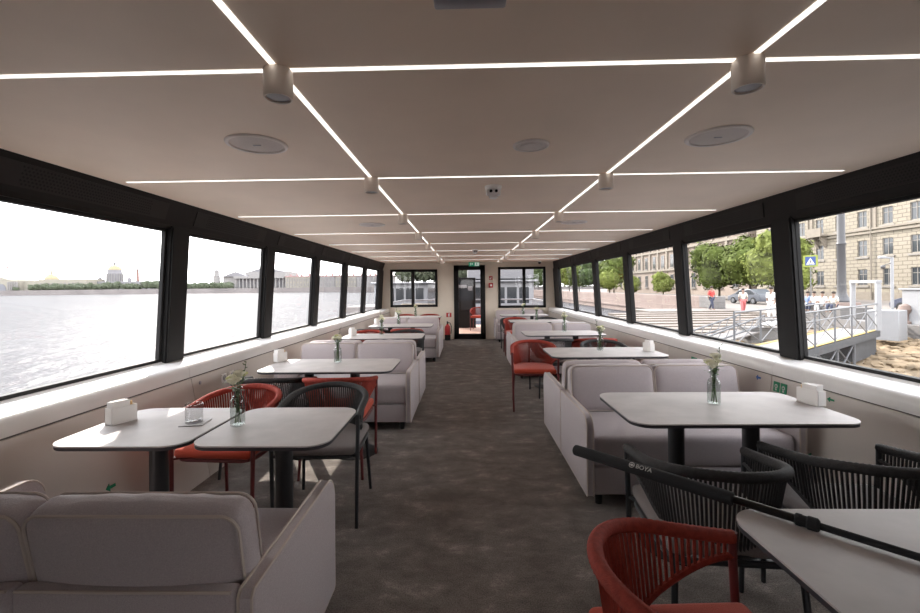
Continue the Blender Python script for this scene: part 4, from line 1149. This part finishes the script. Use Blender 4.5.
# cars
def car(x, y, rz, m, lab):
    t = thing('car', lab, 'car', (x, y, ZS), rz, 'cars parked on the quay street')
    prof = [(-2.1, .28), (2.1, .28), (2.15, .55), (2.05, .78), (1.15, .92), (.55, 1.40), (-.95, 1.46), (-1.75, 1.02), (-2.1, .95), (-2.18, .6)]
    bm = NB(); prism(bm, prof, 'y', -.86, .86, .08, 3); b = build('body', bm, m, t)
    for s in (-1, 1):
        bm = NB(); prism(bm, [(1.0, .93), (.48, 1.33), (-.2, 1.37), (-.2, .93)], 'y', s*.855, s*.87); prism(bm, [(-.28, .93), (-.28, 1.37), (-.92, 1.38), (-1.5, 1.0), (-1.45, .93)], 'y', s*.855, s*.87); build('side_window', bm, X_['wg'], t, False)
        for xx in (-1.32, 1.32):
            bm = NB(); lathe(bm, [(.2, -.1), (.32, -.1), (.33, 0), (.32, .1), (.2, .1)], 20); w = build('wheel', bm, X_['tyre'], t, True, (xx, s*.80, .33), (R(90), 0, 0))
            bm = NB(); lathe(bm, [(.19, -.105), (.19, .105)], 16); build('hub', bm, X_['alu'], w)
    bm = NB(); prism(bm, [(1.13, .95), (.60, 1.37), (.62, 1.40), (1.17, .97)], 'y', -.7, .7); build('windscreen', bm, X_['wg'], t, False)
    for s in (-1, 1):
        bm = NB(); box(bm, 2.07, 2.16, s*.6-.14, s*.6+.14, .6, .72, .02); build('headlight', bm, X_['whitebox'], t)
car(28.2, 43.2, R(96), X_['cargrey'], 'grey blue car parked under the large street trees')
car(28.9, 27.0, R(92), X_['carblue'], 'dark navy car parked behind the white cabinet before the stone building')

# far bank on the left
FY = 400.
def fx(px, y=424.):
    r = (px-456)/430; d = y/(r*.02269+.99974); return d*(r*.99974-.02269)
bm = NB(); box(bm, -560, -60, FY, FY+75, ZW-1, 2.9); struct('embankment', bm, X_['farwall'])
def fbox(bm, p0, p1, z0, z1, dy0, dy1, mi=0): box(bm, fx(p0), fx(p1), FY+dy0, FY+dy1, z0, z1, mi=mi)
def cols_(bm, p0, p1, n, z0, z1, dy, r=.7):
    for k in range(n): lathe(bm, [(r, z0), (r*.85, z1)], 10, fx(p0+(p1-p0)*k/(n-1)), FY+dy)
def far(lab, px):
    return thing('waterfront_building', lab, 'building', (fx(px), FY, 0))
def fpart(name, fn, m, t):
    bm = NB(); fn(bm)
    for v in bm.verts: v.co -= Vector(t.location)
    build(name, bm, m, t, False)
def zz(y, px=100):
    r = (px-456)/430; d = 424./(r*.02269+.99974); return 1.41-((y-287.5)+.0105*(px-456))*d/430
t = far('yellow columned waterfront palace at the far left with a flag on its roof', 15)
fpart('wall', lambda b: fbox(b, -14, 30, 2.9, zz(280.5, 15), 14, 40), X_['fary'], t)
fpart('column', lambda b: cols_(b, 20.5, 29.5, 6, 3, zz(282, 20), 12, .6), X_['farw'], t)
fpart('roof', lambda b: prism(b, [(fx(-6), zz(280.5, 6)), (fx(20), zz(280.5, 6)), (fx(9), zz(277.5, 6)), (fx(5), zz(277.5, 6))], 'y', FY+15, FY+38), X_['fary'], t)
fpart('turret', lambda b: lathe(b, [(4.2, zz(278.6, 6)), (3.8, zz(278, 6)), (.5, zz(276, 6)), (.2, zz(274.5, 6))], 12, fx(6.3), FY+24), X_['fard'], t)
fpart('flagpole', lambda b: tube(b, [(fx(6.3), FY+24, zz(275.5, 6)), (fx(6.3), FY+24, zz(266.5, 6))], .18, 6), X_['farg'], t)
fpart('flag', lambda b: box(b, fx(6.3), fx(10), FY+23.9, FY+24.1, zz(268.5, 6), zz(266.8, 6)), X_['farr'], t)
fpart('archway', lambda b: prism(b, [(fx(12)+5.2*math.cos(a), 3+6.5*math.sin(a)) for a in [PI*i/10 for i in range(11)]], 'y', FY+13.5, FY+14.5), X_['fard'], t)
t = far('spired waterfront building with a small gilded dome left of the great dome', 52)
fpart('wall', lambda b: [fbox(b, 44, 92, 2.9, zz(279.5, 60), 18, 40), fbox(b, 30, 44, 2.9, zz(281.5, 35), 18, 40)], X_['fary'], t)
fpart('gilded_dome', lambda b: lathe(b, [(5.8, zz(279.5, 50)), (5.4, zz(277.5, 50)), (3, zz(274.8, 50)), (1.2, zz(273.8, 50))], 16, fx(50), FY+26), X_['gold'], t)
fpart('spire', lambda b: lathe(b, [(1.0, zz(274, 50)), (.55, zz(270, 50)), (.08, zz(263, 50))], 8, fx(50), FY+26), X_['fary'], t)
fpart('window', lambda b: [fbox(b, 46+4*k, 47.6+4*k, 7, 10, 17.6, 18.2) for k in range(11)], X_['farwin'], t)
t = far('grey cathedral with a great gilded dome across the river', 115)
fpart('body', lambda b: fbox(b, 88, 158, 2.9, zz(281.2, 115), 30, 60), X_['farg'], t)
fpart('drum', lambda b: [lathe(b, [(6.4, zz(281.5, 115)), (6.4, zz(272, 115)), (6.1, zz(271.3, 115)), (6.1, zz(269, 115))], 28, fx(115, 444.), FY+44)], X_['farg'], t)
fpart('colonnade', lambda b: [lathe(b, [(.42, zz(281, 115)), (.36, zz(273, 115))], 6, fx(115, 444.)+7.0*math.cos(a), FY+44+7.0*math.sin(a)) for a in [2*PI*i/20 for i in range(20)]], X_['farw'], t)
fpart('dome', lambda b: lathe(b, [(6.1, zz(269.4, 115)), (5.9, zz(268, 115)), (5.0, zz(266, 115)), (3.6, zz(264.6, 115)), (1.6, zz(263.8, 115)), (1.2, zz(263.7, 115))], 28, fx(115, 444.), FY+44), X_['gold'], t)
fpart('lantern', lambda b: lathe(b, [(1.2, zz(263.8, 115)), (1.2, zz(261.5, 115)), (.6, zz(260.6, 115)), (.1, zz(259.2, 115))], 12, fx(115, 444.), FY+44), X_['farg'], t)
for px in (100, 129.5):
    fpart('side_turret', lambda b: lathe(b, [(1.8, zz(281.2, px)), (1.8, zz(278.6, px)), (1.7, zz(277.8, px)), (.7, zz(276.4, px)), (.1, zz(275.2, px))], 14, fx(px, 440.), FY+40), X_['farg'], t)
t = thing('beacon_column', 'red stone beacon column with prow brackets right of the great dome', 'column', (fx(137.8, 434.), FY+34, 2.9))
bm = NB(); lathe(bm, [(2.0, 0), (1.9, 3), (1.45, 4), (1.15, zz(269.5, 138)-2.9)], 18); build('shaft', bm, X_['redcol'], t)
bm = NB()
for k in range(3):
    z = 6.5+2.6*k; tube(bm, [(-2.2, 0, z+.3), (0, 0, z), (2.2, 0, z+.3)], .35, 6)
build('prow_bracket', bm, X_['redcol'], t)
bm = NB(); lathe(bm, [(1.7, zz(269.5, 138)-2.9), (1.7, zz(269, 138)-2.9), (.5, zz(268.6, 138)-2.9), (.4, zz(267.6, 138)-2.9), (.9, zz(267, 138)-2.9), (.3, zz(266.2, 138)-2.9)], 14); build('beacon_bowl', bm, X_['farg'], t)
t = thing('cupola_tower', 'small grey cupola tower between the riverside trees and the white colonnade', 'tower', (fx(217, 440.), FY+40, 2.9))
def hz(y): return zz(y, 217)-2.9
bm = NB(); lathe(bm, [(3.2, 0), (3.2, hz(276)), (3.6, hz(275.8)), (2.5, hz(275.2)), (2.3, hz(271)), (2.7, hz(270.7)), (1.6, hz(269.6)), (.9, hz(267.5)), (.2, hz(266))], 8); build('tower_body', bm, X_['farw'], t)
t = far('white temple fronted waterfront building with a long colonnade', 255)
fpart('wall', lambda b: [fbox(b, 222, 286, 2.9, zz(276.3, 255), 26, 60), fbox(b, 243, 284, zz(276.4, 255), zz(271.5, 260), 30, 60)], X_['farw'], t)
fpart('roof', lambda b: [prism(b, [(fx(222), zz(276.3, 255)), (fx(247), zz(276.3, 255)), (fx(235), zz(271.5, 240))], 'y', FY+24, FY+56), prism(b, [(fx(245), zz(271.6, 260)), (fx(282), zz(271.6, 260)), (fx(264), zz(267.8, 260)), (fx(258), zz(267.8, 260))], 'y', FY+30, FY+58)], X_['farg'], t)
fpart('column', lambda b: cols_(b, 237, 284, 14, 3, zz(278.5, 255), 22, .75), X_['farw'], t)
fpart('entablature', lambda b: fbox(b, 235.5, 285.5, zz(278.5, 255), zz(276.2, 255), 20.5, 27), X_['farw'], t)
fpart('recess_shade', lambda b: fbox(b, 237, 284, 4, zz(279.5, 255), 25.4, 26.2), X_['farg'], t)  # grey sheet painted in for the shade behind the columns
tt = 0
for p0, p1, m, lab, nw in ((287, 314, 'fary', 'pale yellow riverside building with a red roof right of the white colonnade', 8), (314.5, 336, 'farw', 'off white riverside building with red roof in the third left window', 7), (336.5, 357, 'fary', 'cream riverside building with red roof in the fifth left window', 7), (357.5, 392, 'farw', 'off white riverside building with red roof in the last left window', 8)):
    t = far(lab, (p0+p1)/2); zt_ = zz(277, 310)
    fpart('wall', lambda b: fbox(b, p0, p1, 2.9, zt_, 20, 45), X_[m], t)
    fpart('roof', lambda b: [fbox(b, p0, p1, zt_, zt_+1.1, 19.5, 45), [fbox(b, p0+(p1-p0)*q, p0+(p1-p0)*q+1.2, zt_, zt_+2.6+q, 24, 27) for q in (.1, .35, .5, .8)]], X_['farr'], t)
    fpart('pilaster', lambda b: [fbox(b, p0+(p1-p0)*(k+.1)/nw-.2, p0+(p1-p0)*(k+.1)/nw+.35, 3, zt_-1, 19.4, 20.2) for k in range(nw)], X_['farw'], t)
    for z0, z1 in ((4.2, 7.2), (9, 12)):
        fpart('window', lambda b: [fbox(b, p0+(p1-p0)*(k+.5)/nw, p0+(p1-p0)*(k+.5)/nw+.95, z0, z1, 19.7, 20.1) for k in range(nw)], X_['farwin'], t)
# far trees, each its own
GT = 'trees along the far embankment'
bk = thing('riverside_tree', 'x', 'tree', (0, 0, 0), 0, GT)
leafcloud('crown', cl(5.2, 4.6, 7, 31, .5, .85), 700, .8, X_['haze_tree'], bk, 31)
bm = NB(); tube(bm, [(0, 0, 0), (0, 0, 3)], .35, 6); build('trunk', bm, X_['trunk'], bk)
spots = [(112.5, 1.0), (118, 1.05), (124, .85), (129, .8), (134, .85), (139, .8), (146, 1.1), (152, 1.1), (158, 1.05)]+[(183+5.2*k, .98-.02*(k % 3)) for k in range(10)]+[(33.5+5.2*k, .82+.06*(k % 3)) for k in range(15)]+[(17, .6)]
for i, (px, s) in enumerate(spots):
    o = bk if i == 0 else copy_tree(bk)
    o.location = (fx(px, 412.), FY+12, .3 if px > 180 else 1.2); o.scale = (s, s, s); o.rotation_euler = (0, 0, i*1.3)
    o['label'] = 'round hazy green tree standing along the far embankment'

# ahead of the boat: fore deck, moored boats, wooded bank
sbox('fore_deck', X_['deckwood'], -2.5, 2.65, YF+.12, 16.2, -.12, .0)
sbox('deck_roof', X_['boatw'], -2.7, 2.85, YF+.10, 14.3, ZC+.02, ZC+.16)
sbox('hull', X_['boatw'], -2.5, 2.65, YF+.12, 16.4, -2.2, -.13)
t = thing('deck_railing', 'white railing around the fore deck beyond the glass door', 'railing', (0, 0, 0))
bm = NB()
for z in (.35, .65, .95): tube(bm, [(-2.35, 12.2, z), (-2.35, 16.1, z), (2.5, 16.1, z), (2.5, 12.2, z)], .025 if z > .9 else .014, 8)
build('rail', bm, X_['boatw'], t)
for p in [(-2.35, 13.5), (-2.35, 16.1), (-.7, 16.1), (.9, 16.1), (2.5, 16.1), (2.5, 13.5)]:
    bm = NB(); tube(bm, [(p[0], p[1], 0), (p[0], p[1], .95)], .022, 8); build('post', bm, X_['boatw'], t)
t = thing('dark_cabinet', 'dark tall cabinet with glasses outside the end door', 'cabinet', (-.02, 15.2, 0))
bm = NB(); box(bm, -.36, .36, -.2, .2, 0, 1.75, .01, 1); build('carcass', bm, M['black'], t)
bm = NB(); box(bm, -.28, .28, -.215, -.2, .95, 1.65); build('glass_door', bm, X_['boatwin'], t, False)
bm = NB(); box(bm, -.27, .05, -.225, -.216, 1.40, 1.5); box(bm, .1, .25, -.225, -.216, 1.30, 1.45); build('glassware', bm, X_['boatw'], t, False)
ch('r', .42, 14.2, 170, 'red rope chair out on the fore deck behind the glass door')
ch('r', .85, 14.9, 190, 'red rope chair outside on deck, right behind the door frame')
def deckseat(x, y, rz, lab):
    t = thing('cream_armchair', lab, 'seat', (x, y, 0), rz, 'cream seats on the fore deck')
    bm = NB(); rbox(bm, .75, .7, .34, .08, 3, 3, off=(0, 0, .27)); build('seat', bm, X_['cloth_cream'], t)
    bm = NB(); rbox(bm, .75, .2, .62, .08, 3, 3, off=(0, -.28, .62)); build('backrest', bm, X_['cloth_cream'], t)
    for a in (-.3, .3):
        for b in (-.27, .27):
            bm = NB(); lathe(bm, [(.02, 0), (.02, .12)], 8, a, b); build('leg', bm, M['black'], t)
deckseat(-1.15, 13.2, R(0), 'cream deck seat outside the left end window, nearer the door')
deckseat(-1.75, 13.4, R(20), 'cream deck seat outside the left end window, nearer the rail')
def boat(x, y, w, L, lab, decks=1, rz=0):
    t = thing('passenger_boat', lab, 'boat', (x, y, ZW), rz, 'moored boats ahead')
    out = [(-w/2, -L/2), (w/2, -L/2), (w/2, L*.25), (w*.28, L*.44), (0, L/2), (-w*.28, L*.44), (-w/2, L*.25)]
    bm = NB(); prism(bm, out, 'z', -.4, 1.35, .08, 2); build('hull', bm, X_['boatw'], t)
    bm = NB(); prism(bm, [(u*1.012, v*1.004) for u, v in out], 'z', .75, 1.0); build('hull_stripe', bm, X_['boatblue'], t, False)
    for k in range(decks):
        z = 1.35+2.3*k; ww = w*.86
        bm = NB(); box(bm, -ww/2, ww/2, -L*.44, L*.20-1.5*k, z, z+2.1, .06); build('cabin', bm, X_['boatw'], t)
        bm = NB(); n = 9
        for s in (-1, 1):
            for i in range(n): box(bm, s*ww/2-.02, s*ww/2+.02, -L*.42+(L*.58-1.5*k)*i/n, -L*.42+(L*.58-1.5*k)*(i+.78)/n, z+.75, z+1.75)
        build('side_windows', bm, X_['boatwin'], t, False)
        bm = NB(); m_ = 5
        for i in range(m_): box(bm, -ww*.46+ww*.92*i/m_, -ww*.46+ww*.92*(i+.8)/m_, -L*.44-.02, -L*.44+.02, z+.7, z+1.75)
        build('stern_windows', bm, X_['boatwin'], t, False)
        bm = NB(); box(bm, -ww/2-.2, ww/2+.2, -L*.46, L*.22-1.5*k, z+2.1, z+2.22, .04); build('roof', bm, X_['boatw'], t)
boat(2.3, 37, 5.0, 20, 'white passenger boat moored ahead seen through the right end window', 2)
boat(-5.2, 44, 5.0, 22, 'white passenger boat moored ahead seen through the left end window', 1)
t = thing('pontoon', 'low grey floating pontoon with white rail outside the last left windows', 'pontoon', (-5.6, 22, ZW))
bm = NB(); box(bm, -1.1, 1.1, -5, 5, -.3, .9, .05); build('float', bm, X_['galv'], t)
bm = NB(); box(bm, -1.0, 1.0, 1.5, 5, .9, 2.1, .05); build('deckhouse', bm, X_['farwall'], t)
bm = NB()
tube(bm, [(1.0, -4.9, 1.9), (1.0, 1.5, 1.9)], .04, 8); tube(bm, [(1.0, -4.9, 1.4), (1.0, 1.5, 1.4)], .025, 8)
build('rail', bm, X_['boatw'], t)
for k in range(6):
    bm = NB(); tube(bm, [(1.0, -4.9+1.28*k, .9), (1.0, -4.9+1.28*k, 1.9)], .03, 8); build('post', bm, X_['boatw'], t)
bm = NB(); box(bm, -90, 300, 330, 350, ZW-1, 1.6); struct('embankment', bm, X_['farwall'])
for i in range(13):
    o = copy_tree(bk); s = 2.2+.5*math.sin(i*2.3); o.location = (-46+12.5*i, 345, 1.2); o.scale = (s, s, s); o.rotation_euler = (0, 0, i*.9)
    o['label'] = 'large hazy tree on the wooded bank straight ahead'; o['group'] = 'trees on the bank ahead'

# ------------------------------------------------------------------ light
w = bpy.data.worlds.new('sky'); S.world = w; w.use_nodes = True
nt = w.node_tree; N = nt.nodes; L = nt.links; bg = N['Background']
tc = N.new('ShaderNodeTexCoord'); sp = N.new('ShaderNodeSeparateXYZ'); L.new(tc.outputs['Generated'], sp.inputs[0])
rp = N.new('ShaderNodeValToRGB'); L.new(sp.outputs['Z'], rp.inputs[0])
rp.color_ramp.elements[0].color = (.90, .91, .93, 1); rp.color_ramp.elements[0].position = .0
rp.color_ramp.elements[1].color = (.62, .72, .88, 1); rp.color_ramp.elements[1].position = .9
mp = N.new('ShaderNodeMapping'); mp.inputs['Scale'].default_value = (1, 1, 3); L.new(tc.outputs['Generated'], mp.inputs[0])
n1 = N.new('ShaderNodeTexNoise'); n1.inputs['Scale'].default_value = 3.2; n1.inputs['Detail'].default_value = 6; L.new(mp.outputs[0], n1.inputs['Vector'])
r2 = N.new('ShaderNodeValToRGB'); r2.color_ramp.elements[0].position = .35; r2.color_ramp.elements[1].position = .62; L.new(n1.outputs['Fac'], r2.inputs[0])
mx = N.new('ShaderNodeMix'); mx.data_type = 'RGBA'; L.new(r2.outputs[0], mx.inputs['Factor']); L.new(rp.outputs[0], mx.inputs['A']); mx.inputs['B'].default_value = (1, .99, .98, 1)
L.new(mx.outputs['Result'], bg.inputs[0]); bg.inputs[1].default_value = 6.2

sun = bpy.data.lights.new('sun', 'SUN'); sun.energy = 7.5; sun.angle = R(.6); sun.color = (1, .93, .84)
so_ = bpy.data.objects.new('sun', sun); C.objects.link(so_)
az, el = R(29), R(35)        # light travels towards (+sin az, -cos az, -)
d = Vector((math.sin(az)*math.cos(el), -math.cos(az)*math.cos(el), -math.sin(el)))
so_.rotation_euler = d.to_track_quat('-Z', 'Y').to_euler(); so_.location = (-6, 10, 8)

# ------------------------------------------------------------------ camera
cam = bpy.data.cameras.new('camera'); co = bpy.data.objects.new('camera', cam); C.objects.link(co); S.camera = co
cam.sensor_width = 36; cam.lens = 36*430/920
cam.shift_x = 4/920; cam.shift_y = -19/920
cam.clip_end = 3000; cam.clip_start = .03
co.matrix_world = Matrix.Translation((0, 0, 1.41)) @ Matrix.Rotation(R(1.3), 4, 'Z') @ Matrix.Rotation(R(90), 4, 'X') @ Matrix.Rotation(-.0105, 4, 'Z')
S.view_settings.view_transform = 'Standard'; S.view_settings.look = 'None'; S.view_settings.gamma = 1; S.view_settings.exposure = .13
S.view_settings.use_curve_mapping = False
S.cycles.use_denoising = True
S.cycles.max_bounces = 10; S.cycles.diffuse_bounces = 6; S.cycles.glossy_bounces = 4; S.cycles.transparent_max_bounces = 16; S.cycles.transmission_bounces = 6
S.cycles.caustics_reflective = True; S.cycles.caustics_refractive = False
S.cycles.sample_clamp_indirect = 4
